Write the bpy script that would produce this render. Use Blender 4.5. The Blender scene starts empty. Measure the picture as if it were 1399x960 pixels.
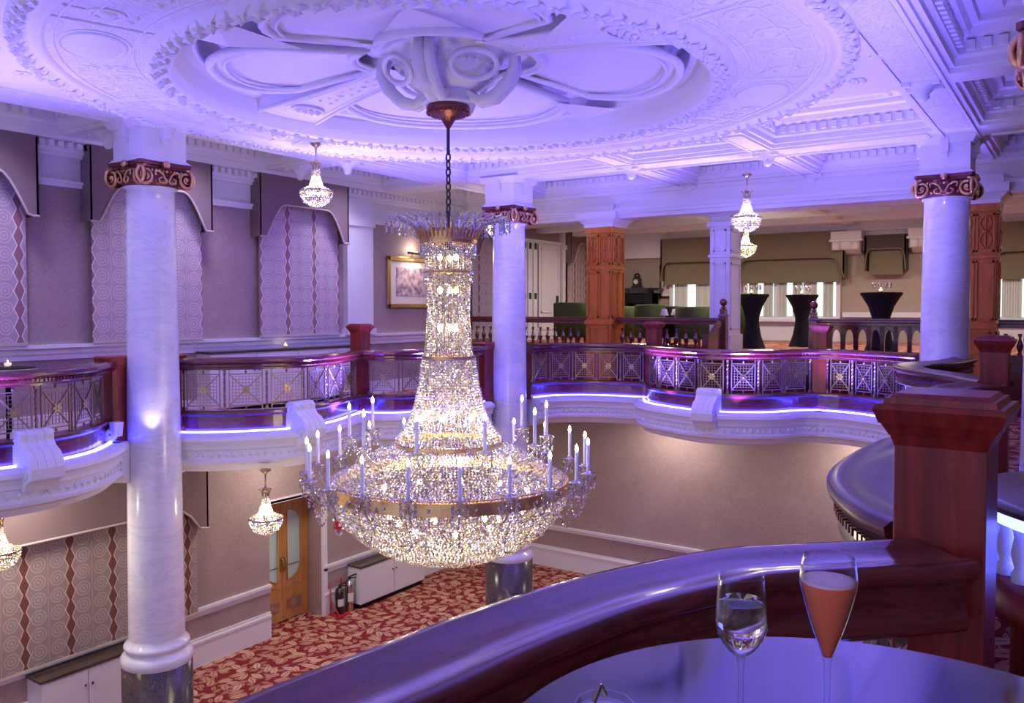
import bpy, math, random
from mathutils import Vector, Matrix, geometry
random.seed(7)
PI = math.pi
C = bpy.context.scene.collection
YAW = math.radians(34.3)
CY, SY = math.cos(YAW), math.sin(YAW)

def cw(X, D):
    """camera-frame ground position (right, forward) -> building coordinates"""
    return (CY * X - SY * D, SY * X + CY * D)

# ------------------------------------------------------------------ materials
def mat(name):
    m = bpy.data.materials.new(name); m.use_nodes = True
    nt = m.node_tree
    b = nt.nodes['Principled BSDF']
    return m, nt, b

def nd(nt, typ, **kw):
    n = nt.nodes.new(typ)
    for k, v in kw.items():
        if k.startswith('i_'):
            n.inputs[k[2:].replace('_', ' ')].default_value = v
        else:
            setattr(n, k, v)
    return n

def ramp(nt, stops):
    r = nt.nodes.new('ShaderNodeValToRGB')
    el = r.color_ramp.elements
    while len(el) < len(stops): el.new(0.5)
    for e, (p, c) in zip(el, stops):
        e.position = p; e.color = (*c, 1)
    return r

def mth(nt, op, a, b=None, c=None, clamp=False):
    n = nt.nodes.new('ShaderNodeMath'); n.operation = op; n.use_clamp = clamp
    for i, v in enumerate((a, b, c)):
        if v is None: continue
        if isinstance(v, (int, float)): n.inputs[i].default_value = v
        else: nt.links.new(v, n.inputs[i])
    return n.outputs[0]

def mixc(nt, f, a, b):
    n = nt.nodes.new('ShaderNodeMix'); n.data_type = 'RGBA'
    for sock, v in ((n.inputs[0], f), (n.inputs[6], a), (n.inputs[7], b)):
        if isinstance(v, tuple): sock.default_value = (*v, 1) if len(v) == 3 else v
        elif isinstance(v, (int, float)): sock.default_value = v
        else: nt.links.new(v, sock)
    return n.outputs[2]

def plain(name, col, rough=0.5, metal=0.0, coat=0.0, bump=0, bscale=40, spec=None):
    m, nt, b = mat(name)
    b.inputs['Base Color'].default_value = (*col, 1)
    b.inputs['Roughness'].default_value = rough
    b.inputs['Metallic'].default_value = metal
    b.inputs['Coat Weight'].default_value = coat
    b.inputs['Coat Roughness'].default_value = 0.08
    if spec is not None: b.inputs['Specular IOR Level'].default_value = spec
    if bump:
        tc = nd(nt, 'ShaderNodeTexCoord'); n = nd(nt, 'ShaderNodeTexNoise', i_Scale=bscale, i_Detail=3.0)
        nt.links.new(tc.outputs['Object'], n.inputs['Vector'])
        bp = nd(nt, 'ShaderNodeBump', i_Strength=bump, i_Distance=0.01)
        nt.links.new(n.outputs[0], bp.inputs['Height']); nt.links.new(bp.outputs[0], b.inputs['Normal'])
    return m

def wood(name, c1, c2, rough=0.25, coat=0.5, axis='z', scale=1.0):
    m, nt, b = mat(name)
    tc = nd(nt, 'ShaderNodeTexCoord'); mp = nd(nt, 'ShaderNodeMapping')
    s = {'z': (9, 9, .9), 'x': (.9, 9, 9), 'y': (9, .9, 9), 'xy': (2.2, 2.2, 14)}[axis]
    mp.inputs['Scale'].default_value = tuple(v * scale for v in s)
    nt.links.new(tc.outputs['Object'], mp.inputs['Vector'])
    n = nd(nt, 'ShaderNodeTexNoise', i_Scale=2.2, i_Detail=6.0, i_Roughness=.65, i_Distortion=.6)
    nt.links.new(mp.outputs[0], n.inputs['Vector'])
    r = ramp(nt, [(0.3, c1), (0.52, tuple((a + d) / 2 for a, d in zip(c1, c2))), (0.7, c2)])
    nt.links.new(n.outputs[0], r.inputs[0]); nt.links.new(r.outputs[0], b.inputs['Base Color'])
    b.inputs['Roughness'].default_value = rough
    b.inputs['Coat Weight'].default_value = coat; b.inputs['Coat Roughness'].default_value = .12
    bp = nd(nt, 'ShaderNodeBump', i_Strength=.08, i_Distance=.01)
    nt.links.new(n.outputs[0], bp.inputs['Height']); nt.links.new(bp.outputs[0], b.inputs['Normal'])
    return m

def plaster(name, col, relief=0.0, rscale=9.0, rough=.6):
    m, nt, b = mat(name)
    b.inputs['Base Color'].default_value = (*col, 1); b.inputs['Roughness'].default_value = rough
    if relief:
        tc = nd(nt, 'ShaderNodeTexCoord')
        n = nd(nt, 'ShaderNodeTexNoise', i_Scale=rscale, i_Detail=1.5, i_Distortion=2.2)
        nt.links.new(tc.outputs['Object'], n.inputs['Vector'])
        # curling foliage: bands of a distorted noise
        s = mth(nt, 'SINE', mth(nt, 'MULTIPLY', n.outputs[0], 34.0))
        s = mth(nt, 'SMOOTH_MIN', s, 0.3, 0.6)
        bp = nd(nt, 'ShaderNodeBump', i_Strength=relief, i_Distance=.02)
        nt.links.new(s, bp.inputs['Height']); nt.links.new(bp.outputs[0], b.inputs['Normal'])
    return m

M = {}
M['plaster'] = plaster('white_plaster', (.80, .79, .82))
M['relief'] = plaster('relief_plaster', (.80, .79, .82), .55, 5.0)
M['frieze'] = plaster('frieze_plaster', (.74, .73, .77), .4, 5.5)
M['mahogany'] = wood('mahogany', (.11, .006, .006), (.34, .032, .020), .38, .12)
M['rail'] = wood('rail_mahogany', (.065, .009, .012), (.20, .034, .034), .2, .7, 'xy')
M['raildim'] = wood('dim_reflection_mahogany', (.05, .012, .010), (.15, .04, .025), .38, .1, 'xy')  # darker, duller copy of the rail wood: weaker ceiling reflection put into the material
M['oak'] = wood('golden_oak', (.45, .11, .012), (.72, .23, .03), .42, .1)
M['doorwood'] = wood('door_oak', (.40, .17, .05), (.58, .27, .09), .4, .2)
M['gold'] = plain('gilt', (.78, .52, .20), .3, 1.0, bump=.3)
M['brass'] = plain('antique_brass', (.50, .38, .20), .32, 1.0)
M['ironwork'] = plain('bronzed_iron', (.34, .26, .21), .42, .7)
M['capred'] = plain('bronze_red', (.20, .05, .045), .35, .35, bump=.4, bscale=30)
M['capgold'] = plain('capital_gilt', (.72, .42, .20), .3, .85, bump=.5, bscale=60)
M['black'] = plain('black_cloth', (.012, .011, .014), .75, spec=.2)
M['blackgloss'] = plain('black_lacquer', (.006, .005, .010), .06, 0, 1.0)
M['darkmetal'] = plain('dark_metal', (.08, .07, .07), .3, .9)
M['whitepaint'] = plain('white_paint', (.74, .73, .78), .35)
M['trim'] = plain('trim_paint', (.76, .75, .80), .35)
M['red'] = plain('red_enamel', (.5, .02, .03), .3)
M['green'] = plain('green_velvet', (.055, .085, .02), .9, bump=.3)
M['candle'] = plain('candle_tube', (.72, .70, .86), .4)
M['steel'] = plain('polished_steel', (.6, .55, .5), .2, 1.0)
M['cream'] = plain('mount_board', (.72, .66, .62), .7)

def emis(name, col, st):
    m, nt, b = mat(name)
    b.inputs['Base Color'].default_value = (*col, 1)
    b.inputs['Emission Color'].default_value = (*col, 1)
    b.inputs['Emission Strength'].default_value = st
    return m
M['led'] = emis('led_tape', (.045, .045, 1.0), 36)
M['bulb'] = emis('candle_bulb', (1, .86, .62), 45)
M['inner_bulb'] = emis('inner_bulb', (1, .82, .5), 14)
M['flame'] = emis('tealight_flame', (1, .75, .45), 25)
M['daylight'] = emis('bright_pane', (.72, .85, .78), .8)
M['bluelight'] = emis('blue_lamp', (.12, .15, 1.0), 5)

# marble shaft
m, nt, b = mat('white_marble'); M['marble'] = m
tc = nd(nt, 'ShaderNodeTexCoord'); mp = nd(nt, 'ShaderNodeMapping'); mp.inputs['Scale'].default_value = (.7, .7, 2.4); mp.inputs['Rotation'].default_value = (.3, .2, 0)
nt.links.new(tc.outputs['Object'], mp.inputs['Vector'])
n = nd(nt, 'ShaderNodeTexNoise', i_Scale=1.6, i_Detail=7.0, i_Roughness=.6, i_Distortion=1.2)
nt.links.new(mp.outputs[0], n.inputs['Vector'])
r = ramp(nt, [(.36, (.70, .70, .76)), (.46, (.79, .79, .83)), (.5, (.68, .69, .75)), (.53, (.80, .79, .83)), (.8, (.82, .81, .85))])
nt.links.new(n.outputs[0], r.inputs[0]); nt.links.new(r.outputs[0], b.inputs['Base Color'])
b.inputs['Roughness'].default_value = .22; b.inputs['Coat Weight'].default_value = .4

m, nt, b = mat('brown_marble'); M['darkmarble'] = m
tc = nd(nt, 'ShaderNodeTexCoord'); n = nd(nt, 'ShaderNodeTexNoise', i_Scale=7.0, i_Detail=9.0, i_Roughness=.75, i_Distortion=1.5)
nt.links.new(tc.outputs['Object'], n.inputs['Vector'])
r = ramp(nt, [(.3, (.03, .022, .024)), (.46, (.11, .08, .08)), (.56, (.05, .036, .04)), (.68, (.33, .27, .27))])
nt.links.new(n.outputs[0], r.inputs[0]); nt.links.new(r.outputs[0], b.inputs['Base Color'])
b.inputs['Roughness'].default_value = .2

def wallpaper(name, c1, c2, scale=7.0):
    m, nt, b = mat(name)
    tc = nd(nt, 'ShaderNodeTexCoord')
    n = nd(nt, 'ShaderNodeTexNoise', i_Scale=scale, i_Detail=5.0, i_Distortion=2.5, i_Roughness=.6)
    n2 = nd(nt, 'ShaderNodeTexNoise', i_Scale=1.3, i_Detail=2.0)
    nt.links.new(tc.outputs['Object'], n.inputs['Vector']); nt.links.new(tc.outputs['Object'], n2.inputs['Vector'])
    v = nd(nt, 'ShaderNodeTexVoronoi', i_Scale=10.0)
    nt.links.new(tc.outputs['Object'], v.inputs['Vector'])
    s = mth(nt, 'ADD', mth(nt, 'SINE', mth(nt, 'MULTIPLY', n.outputs[0], 40.0)), mth(nt, 'LESS_THAN', v.outputs[0], .12))
    f = mth(nt, 'MULTIPLY_ADD', s, .28, mth(nt, 'MULTIPLY', n2.outputs[0], .9), clamp=True)
    out = mixc(nt, f, c1, c2)
    nt.links.new(out, b.inputs['Base Color']); b.inputs['Roughness'].default_value = .6
    return m
M['wallpaper'] = wallpaper('taupe_damask', (.29, .21, .205), (.43, .33, .32))
M['beigewall'] = wallpaper('beige_wall', (.36, .29, .23), (.46, .38, .30))
M['pelmet'] = plain('pelmet_cloth', (.22, .155, .16), .9, bump=.4, bscale=90)
M['olive'] = plain('olive_cloth', (.20, .17, .11), .9, bump=.4, bscale=90)
M['olivedark'] = plain('dark_cloth', (.09, .07, .065), .95)
M['braid'] = plain('braid_trim', (.55, .46, .44), .8, bump=.6, bscale=120)

# patterned blind: rings in columns with lozenge strips; u = object Y, v = object Z
def blindmat(name, ground, ring, loz):
    m, nt, b = mat(name)
    tc = nd(nt, 'ShaderNodeTexCoord'); sp = nd(nt, 'ShaderNodeSeparateXYZ')
    nt.links.new(tc.outputs['Object'], sp.inputs[0])
    u = sp.outputs[1]; v = sp.outputs[2]
    P = .62
    fu = mth(nt, 'ABSOLUTE', mth(nt, 'SUBTRACT', mth(nt, 'FRACT', mth(nt, 'DIVIDE', u, P)), .5))   # 0 centre .. .5 edge
    fv = mth(nt, 'ABSOLUTE', mth(nt, 'SUBTRACT', mth(nt, 'FRACT', mth(nt, 'DIVIDE', v, .24)), .5))
    # lozenges on centre line
    lz = mth(nt, 'LESS_THAN', mth(nt, 'MULTIPLY', fu, 9.0), mth(nt, 'MULTIPLY_ADD', fv, -1.5, .95))
    # ring rosettes at fu=.3
    dx = mth(nt, 'MULTIPLY', mth(nt, 'SUBTRACT', fu, .29), P)
    dy = mth(nt, 'MULTIPLY', fv, .24)
    dist = mth(nt, 'SQRT', mth(nt, 'ADD', mth(nt, 'MULTIPLY', dx, dx), mth(nt, 'MULTIPLY', dy, dy)))
    rg = mth(nt, 'GREATER_THAN', mth(nt, 'SINE', mth(nt, 'MULTIPLY', dist, 150.0)), .15)
    rg = mth(nt, 'MULTIPLY', rg, mth(nt, 'LESS_THAN', dist, .118))
    st = mth(nt, 'GREATER_THAN', fu, .485)
    c = mixc(nt, rg, ground, ring)
    c = mixc(nt, mth(nt, 'MULTIPLY', st, .6), c, ring)
    edge = mth(nt, 'LESS_THAN', mth(nt, 'MULTIPLY', fu, 9.0), mth(nt, 'MULTIPLY_ADD', fv, -1.5, 1.13))
    c = mixc(nt, edge, c, tuple(min(1, x * 1.5) for x in ring))
    c = mixc(nt, lz, c, loz)
    nt.links.new(c, b.inputs['Base Color']); b.inputs['Roughness'].default_value = .8
    return m
M['blind_up'] = blindmat('mauve_blind', (.42, .34, .38), (.56, .46, .50), (.28, .15, .16))
M['blind_low'] = blindmat('taupe_drape', (.30, .23, .22), (.41, .34, .32), (.16, .055, .04))

# carpet of leaves
m, nt, b = mat('leaf_carpet'); M['carpet'] = m
tc = nd(nt, 'ShaderNodeTexCoord')
sepz = nd(nt, 'ShaderNodeSeparateXYZ'); nt.links.new(tc.outputs['Object'], sepz.inputs[0])
cmb = nd(nt, 'ShaderNodeCombineXYZ'); nt.links.new(sepz.outputs[0], cmb.inputs[0]); nt.links.new(sepz.outputs[1], cmb.inputs[1])
def leaves(seed, scale, ln, wd):
    off = nd(nt, 'ShaderNodeVectorMath', operation='ADD'); off.inputs[1].default_value = (seed * 3.7, seed * 1.9, 0)
    nt.links.new(cmb.outputs[0], off.inputs[0])
    v = nd(nt, 'ShaderNodeTexVoronoi', voronoi_dimensions='2D', i_Scale=scale, i_Randomness=.75)
    nt.links.new(off.outputs[0], v.inputs['Vector'])
    sub = nd(nt, 'ShaderNodeVectorMath', operation='SUBTRACT')
    nt.links.new(off.outputs[0], sub.inputs[0]); nt.links.new(v.outputs['Position'], sub.inputs[1])
    cs = nd(nt, 'ShaderNodeSeparateColor'); nt.links.new(v.outputs['Color'], cs.inputs[0])
    rot = nd(nt, 'ShaderNodeVectorRotate', rotation_type='Z_AXIS')
    nt.links.new(sub.outputs[0], rot.inputs['Vector']); nt.links.new(mth(nt, 'MULTIPLY', cs.outputs[0], 6.28), rot.inputs['Angle'])
    s = nd(nt, 'ShaderNodeSeparateXYZ'); nt.links.new(rot.outputs[0], s.inputs[0])
    x = mth(nt, 'DIVIDE', s.outputs[0], ln); y = mth(nt, 'ABSOLUTE', s.outputs[1])
    w = mth(nt, 'MULTIPLY', mth(nt, 'SUBTRACT', 1.0, mth(nt, 'MULTIPLY', x, x)), wd)
    inside = mth(nt, 'LESS_THAN', y, w)
    rib = mth(nt, 'GREATER_THAN', y, wd * .1)
    return mth(nt, 'MULTIPLY', inside, rib), cs.outputs[1]
l1, t1 = leaves(1.0, 4.3, .135, .058)
l2, t2 = leaves(4.3, 6.5, .085, .036)
base = (.20, .006, .015)
c = mixc(nt, l2, base, (.42, .20, .12))
lc = mixc(nt, t1, (.62, .40, .27), (.46, .22, .14))
c = mixc(nt, l1, c, lc)
nt.links.new(c, b.inputs['Base Color']); b.inputs['Roughness'].default_value = .95

# crystal; dark and bright bead tones at random put sparkle into the colour
m = bpy.data.materials.new('cut_crystal'); m.use_nodes = True; nt = m.node_tree; nt.nodes.clear(); M['crystal'] = m
out = nd(nt, 'ShaderNodeOutputMaterial'); g = nd(nt, 'ShaderNodeBsdfGlossy', i_Roughness=.08); g.inputs[0].default_value = (.95, .95, 1, 1)
t = nd(nt, 'ShaderNodeBsdfTranslucent'); t.inputs[0].default_value = (1, .98, .94, 1)
tr = nd(nt, 'ShaderNodeBsdfTransparent'); a = nd(nt, 'ShaderNodeMixShader', i_Fac=.5); a2 = nd(nt, 'ShaderNodeMixShader', i_Fac=.10)
geo = nd(nt, 'ShaderNodeNewGeometry'); cr = ramp(nt, [(0, (.16, .14, .11)), (.4, (.72, .67, .56)), (1, (1, .97, .88))])
nt.links.new(geo.outputs['Random Per Island'], cr.inputs[0]); nt.links.new(cr.outputs[0], t.inputs[0])
nt.links.new(g.outputs[0], a.inputs[1]); nt.links.new(t.outputs[0], a.inputs[2]); nt.links.new(a.outputs[0], a2.inputs[1]); nt.links.new(tr.outputs[0], a2.inputs[2]); nt.links.new(a2.outputs[0], out.inputs[0])
def glassmat(name, col, rough=0.0, ior=1.45):
    m = bpy.data.materials.new(name); m.use_nodes = True; nt = m.node_tree; nt.nodes.clear()
    o = nd(nt, 'ShaderNodeOutputMaterial'); g = nd(nt, 'ShaderNodeBsdfGlass', i_Roughness=rough, i_IOR=ior); g.inputs[0].default_value = (*col, 1)
    nt.links.new(g.outputs[0], o.inputs[0]); return m
m = bpy.data.materials.new('clear_glass'); m.use_nodes = True; nt = m.node_tree; nt.nodes.clear(); M['glass'] = m
out = nd(nt, 'ShaderNodeOutputMaterial'); g = nd(nt, 'ShaderNodeBsdfGlossy', i_Roughness=.01); tr = nd(nt, 'ShaderNodeBsdfTransparent'); lw_ = nd(nt, 'ShaderNodeLayerWeight', i_Blend=.5); fr_ = nd(nt, 'ShaderNodeMath', operation='POWER'); fr_.inputs[1].default_value = 2.6; nt.links.new(lw_.outputs['Facing'], fr_.inputs[0])
mx = nd(nt, 'ShaderNodeMixShader'); tr.inputs[0].default_value = (.97, .97, .98, 1)
nt.links.new(fr_.outputs[0], mx.inputs[0]); nt.links.new(tr.outputs[0], mx.inputs[1]); nt.links.new(g.outputs[0], mx.inputs[2]); nt.links.new(mx.outputs[0], out.inputs[0])
M['wine'] = glassmat('sparkling_water', (.98, .98, .96), 0, 1.33)
m, nt, b = mat('pink_cocktail'); M['pink'] = m
b.inputs['Base Color'].default_value = (1, .22, .10, 1); b.inputs['Roughness'].default_value = .25
b.inputs['Subsurface Weight'].default_value = .3; b.inputs['Subsurface Radius'].default_value = (.05, .02, .01); b.inputs['Subsurface Scale'].default_value = .3
M['foam'] = plain('pink_foam', (.80, .62, .70), .6)
M['frost'] = plain('frosted_door_glass', (.50, .66, .64), .3)
m, nt, b = mat('sheer_curtain'); M['sheer'] = m
b.inputs['Base Color'].default_value = (.72, .76, .72, 1); b.inputs['Roughness'].default_value = .9
b.inputs['Transmission Weight'].default_value = 0
m, nt, b = mat('picture_print'); M['print'] = m
tc = nd(nt, 'ShaderNodeTexCoord'); n = nd(nt, 'ShaderNodeTexNoise', i_Scale=9.0, i_Detail=6.0)
nt.links.new(tc.outputs['Object'], n.inputs['Vector'])
r = ramp(nt, [(.35, (.16, .12, .20)), (.5, (.42, .30, .38)), (.65, (.66, .52, .56))]); nt.links.new(n.outputs[0], r.inputs[0]); nt.links.new(r.outputs[0], b.inputs['Base Color'])

# ------------------------------------------------------------------ mesh builder
class MB:
    def __init__(s): s.v = []; s.f = []; s.smooth = []
    def add(s, vs, fs, smooth=False):
        o = len(s.v); s.v.extend(vs)
        for f in fs: s.f.append(tuple(i + o for i in f)); s.smooth.append(smooth)
        return s
    def box(s, x0, x1, y0, y1, z0, z1):
        vs = [(x, y, z) for z in (z0, z1) for y in (y0, y1) for x in (x0, x1)]
        return s.add(vs, [(0, 2, 3, 1), (4, 5, 7, 6), (0, 1, 5, 4), (2, 6, 7, 3), (0, 4, 6, 2), (1, 3, 7, 5)])
    def frustum(s, cx, cy, z0, z1, w0, w1, d0=None, d1=None):
        d0 = w0 if d0 is None else d0; d1 = w1 if d1 is None else d1
        vs = [(cx + sx * w0, cy + sy * d0, z0) for sy in (-1, 1) for sx in (-1, 1)] + [(cx + sx * w1, cy + sy * d1, z1) for sy in (-1, 1) for sx in (-1, 1)]
        return s.add(vs, [(0, 2, 3, 1), (4, 5, 7, 6), (0, 1, 5, 4), (2, 6, 7, 3), (0, 4, 6, 2), (1, 3, 7, 5)])
    def obox(s, c, ax, ay, az):
        """oriented box: centre, three half-axis vectors"""
        c = Vector(c); ax = Vector(ax); ay = Vector(ay); az = Vector(az)
        vs = [tuple(c + ax * i + ay * j + az * k) for k in (-1, 1) for j in (-1, 1) for i in (-1, 1)]
        return s.add(vs, [(0, 2, 3, 1), (4, 5, 7, 6), (0, 1, 5, 4), (2, 6, 7, 3), (0, 4, 6, 2), (1, 3, 7, 5)])
    def bar(s, p, q, w, w2=None, up=(0, 0, 1)):
        p = Vector(p); q = Vector(q); d = (q - p)
        if d.length < 1e-6: return s
        dn = d.normalized(); up = Vector(up)
        if abs(dn.dot(up)) > .95: up = Vector((1, 0, 0)) if abs(dn.x) < .9 else Vector((0, 1, 0))
        a = dn.cross(up).normalized(); b_ = a.cross(dn)
        return s.obox((p + q) / 2, d / 2, a * w, b_ * (w2 or w))
    def lathe(s, prof, c=(0, 0, 0), seg=32, smooth=True, cap=False, a0=0, a1=2 * PI):
        full = abs(a1 - a0 - 2 * PI) < 1e-6
        n = seg if full else seg + 1
        vs = []; fs = []
        for r, z in prof:
            for i in range(n):
                a = a0 + (a1 - a0) * i / seg
                vs.append((c[0] + r * math.cos(a), c[1] + r * math.sin(a), c[2] + z))
        for j in range(len(prof) - 1):
            for i in range(seg):
                i2 = (i + 1) % n if full else i + 1
                fs.append((j * n + i, j * n + i2, (j + 1) * n + i2, (j + 1) * n + i))
        s.add(vs, fs, smooth)
        if cap:
            s.add([vs[i] for i in range(n)], [tuple(range(n))[::-1]])
            s.add(vs[-n:], [tuple(range(n))])
        return s
    def tube(s, pts, r, seg=8, closed=False, smooth=True, cap=True):
        pts = [Vector(p) for p in pts]; n = len(pts)
        rr = r if isinstance(r, (list, tuple)) else [r] * n
        vs = []; fs = []; prev = None
        for i, p in enumerate(pts):
            if closed: t = pts[(i + 1) % n] - pts[i - 1]
            else: t = pts[min(i + 1, n - 1)] - pts[max(i - 1, 0)]
            if t.length < 1e-9: t = Vector((0, 0, 1))
            t.normalize()
            if prev is None:
                u = Vector((0, 0, 1)) if abs(t.z) < .9 else Vector((1, 0, 0))
                u = (u - t * u.dot(t)).normalized()
            else:
                u = prev - t * prev.dot(t)
                u = u.normalized() if u.length > 1e-6 else Vector((1, 0, 0))
            prev = u; w = t.cross(u)
            for k in range(seg):
                a = 2 * PI * k / seg
                vs.append(tuple(p + (u * math.cos(a) + w * math.sin(a)) * rr[i]))
        m_ = n if closed else n - 1
        for i in range(m_):
            j = (i + 1) % n
            for k in range(seg):
                k2 = (k + 1) % seg
                fs.append((i * seg + k, i * seg + k2, j * seg + k2, j * seg + k))
        s.add(vs, fs, smooth)
        if cap and not closed:
            s.add(vs[:seg], [tuple(range(seg))[::-1]]); s.add(vs[-seg:], [tuple(range(seg))])
        return s
    def prism(s, poly, z0, z1):
        n = len(poly)
        vs = [(x, y, z0) for x, y in poly] + [(x, y, z1) for x, y in poly]
        s.add(vs, [tuple(range(n))[::-1], tuple(range(n, 2 * n))] + [(i, (i + 1) % n, n + (i + 1) % n, n + i) for i in range(n)])
        return s
    def prism_map(s, poly, fn, d0, d1):
        """poly in (u,v); fn(u,v,d)->xyz"""
        n = len(poly)
        vs = [fn(u, v, d0) for u, v in poly] + [fn(u, v, d1) for u, v in poly]
        s.add(vs, [tuple(range(n))[::-1], tuple(range(n, 2 * n))] + [(i, (i + 1) % n, n + (i + 1) % n, n + i) for i in range(n)])
        return s
    def sweep(s, prof, path, closed=False, smooth=False, profclosed=True, side=1):
        """prof: [(u,z)], u to the right-hand side of the path direction"""
        n = len(path); k = len(prof); vs = []; fs = []
        for i, p in enumerate(path):
            if closed: a, b_ = path[i - 1], path[(i + 1) % n]
            else: a, b_ = path[max(i - 1, 0)], path[min(i + 1, n - 1)]
            dx, dy = b_[0] - a[0], b_[1] - a[1]; l = math.hypot(dx, dy) or 1
            nx, ny = dy / l * side, -dx / l * side
            for u, z in prof: vs.append((p[0] + nx * u, p[1] + ny * u, z))
        kk = k if profclosed else k - 1
        for i in range(n if closed else n - 1):
            j = (i + 1) % n
            for q in range(kk):
                q2 = (q + 1) % k
                fs.append((i * k + q, j * k + q, j * k + q2, i * k + q2))
        s.add(vs, fs, smooth)
        if profclosed and not closed:
            s.add(vs[:k], [tuple(range(k))]); s.add(vs[-k:], [tuple(range(k))[::-1]])
        return s
    def bead(s, x, y, z, r, rz=None):
        rz = rz or r
        q = random.random() * 3; c_ = r * math.cos(q); s_ = r * math.sin(q); k = (random.random() - .5) * .5 * r
        return s.add([(x + c_, y + s_, z + k), (x - s_, y + c_, z), (x - c_, y - s_, z - k), (x + s_, y - c_, z), (x + k, y, z + rz), (x - k, y, z - rz)],
                     [(0, 1, 4), (1, 2, 4), (2, 3, 4), (3, 0, 4), (1, 0, 5), (2, 1, 5), (3, 2, 5), (0, 3, 5)])
    def ball(s, x, y, z, r, seg=10, rings=6, sz=1):
        return s.lathe([(max(r * math.sin(PI * i / rings), 1e-4), -r * sz * math.cos(PI * i / rings)) for i in range(rings + 1)], (x, y, z), seg)
    def build(s, name, material, parent=None, label=None, bevel=0):

        me = bpy.data.meshes.new(name)
        vs = s.v
        org = (0, 0, 0)
        if parent is not None and parent.name in LOC:
            org = LOC[parent.name]
            vs = [(a - org[0], b_ - org[1], c_ - org[2]) for a, b_, c_ in vs]
        me.from_pydata(vs, [], s.f); me.polygons.foreach_set('use_smooth', s.smooth); me.update()
        me.materials.append(material)
        o = bpy.data.objects.new(name, me); C.objects.link(o)
        if parent is not None: o.parent = parent
        LOC[o.name] = org
        if label: o['label'] = label
        if bevel:
            bv = o.modifiers.new('edge', 'BEVEL'); bv.width = bevel; bv.segments = 2; bv.limit_method = 'ANGLE'
        return o
BASE = {}
LOC = {}

def thing(name, loc, label, cat, group=None):
    o = bpy.data.objects.new(name, None); C.objects.link(o); o.location = loc
    o['label'] = label; o['category'] = cat
    if group: o['group'] = group
    LOC[o.name] = tuple(loc)
    o.empty_display_size = .1
    return o
def single(o, label, cat, group=None):
    o['label'] = label; o['category'] = cat
    if group: o['group'] = group
    return o
def struct(name, mb, m, bevel=0):
    o = mb.build(name, m, bevel=bevel); o['kind'] = 'structure'; return o
def copy_tree(o, parent=None):
    c = o.copy(); C.objects.link(c)
    if parent is not None: c.parent = parent
    for ch in [x for x in KIDS.get(o.name, o.children)]: copy_tree(ch, c)
    return c
KIDS = {}
def dup(root, loc, label, group=None, scale=None, rz=None):
    c = copy_tree(root); c.location = loc; c['label'] = label
    if group: c['group'] = group
    if scale: c.scale = (scale,) * 3
    if rz is not None: c.rotation_euler = (0, 0, rz)
    return c

def smooth_path(pts, step=.12):
    """Catmull-Rom then even spacing"""
    P = [Vector((x, y)) for x, y in pts]
    P = [P[0] * 2 - P[1]] + P + [P[-1] * 2 - P[-2]]
    out = []
    for i in range(1, len(P) - 2):
        p0, p1, p2, p3 = P[i - 1:i + 3]
        for k in range(12):
            t = k / 12
            out.append(.5 * ((2 * p1) + (p2 - p0) * t + (2 * p0 - 5 * p1 + 4 * p2 - p3) * t * t + (3 * p1 - p0 - 3 * p2 + p3) * t ** 3))
    out.append(P[-2])
    L = [0]
    for a, b_ in zip(out, out[1:]): L.append(L[-1] + (b_ - a).length)
    n = max(2, round(L[-1] / step)); res = []; j = 0
    for i in range(n + 1):
        d = L[-1] * i / n
        while j < len(L) - 2 and L[j + 1] < d: j += 1
        seg = L[j + 1] - L[j] or 1
        res.append(tuple(out[j].lerp(out[j + 1], (d - L[j]) / seg)))
    return res
def offset_path(path, u):
    n = len(path); res = []
    for i, p in enumerate(path):
        a, b_ = path[max(i - 1, 0)], path[min(i + 1, n - 1)]
        dx, dy = b_[0] - a[0], b_[1] - a[1]; l = math.hypot(dx, dy) or 1
        res.append((p[0] + dy / l * u, p[1] - dx / l * u))
    return res
def path_len(path):
    return sum(math.dist(a, b_) for a, b_ in zip(path, path[1:]))
def at_len(path, d):
    for a, b_ in zip(path, path[1:]):
        l = math.dist(a, b_)
        if d <= l or b_ is path[-1]:
            t = d / l if l else 0
            return (a[0] + (b_[0] - a[0]) * t, a[1] + (b_[1] - a[1]) * t), math.atan2(b_[1] - a[1], b_[0] - a[0])
        d -= l
# ------------------------------------------------------------------ camera
cam = bpy.data.cameras.new('camera'); co = bpy.data.objects.new('camera', cam); C.objects.link(co)
co.location = (0, 0, 1.7); co.rotation_euler = (math.radians(88), 0, YAW)
cam.sensor_width = 36; cam.lens = 36 * 1150 / 1399; cam.shift_y = -18 / 1399; cam.clip_start = .05
bpy.context.scene.camera = co

FZ = -4.1          # lower floor
WX = -11.8         # left wall plane
WY = 16.0          # lower far wall
SOF = 4.05         # beam soffit

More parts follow.
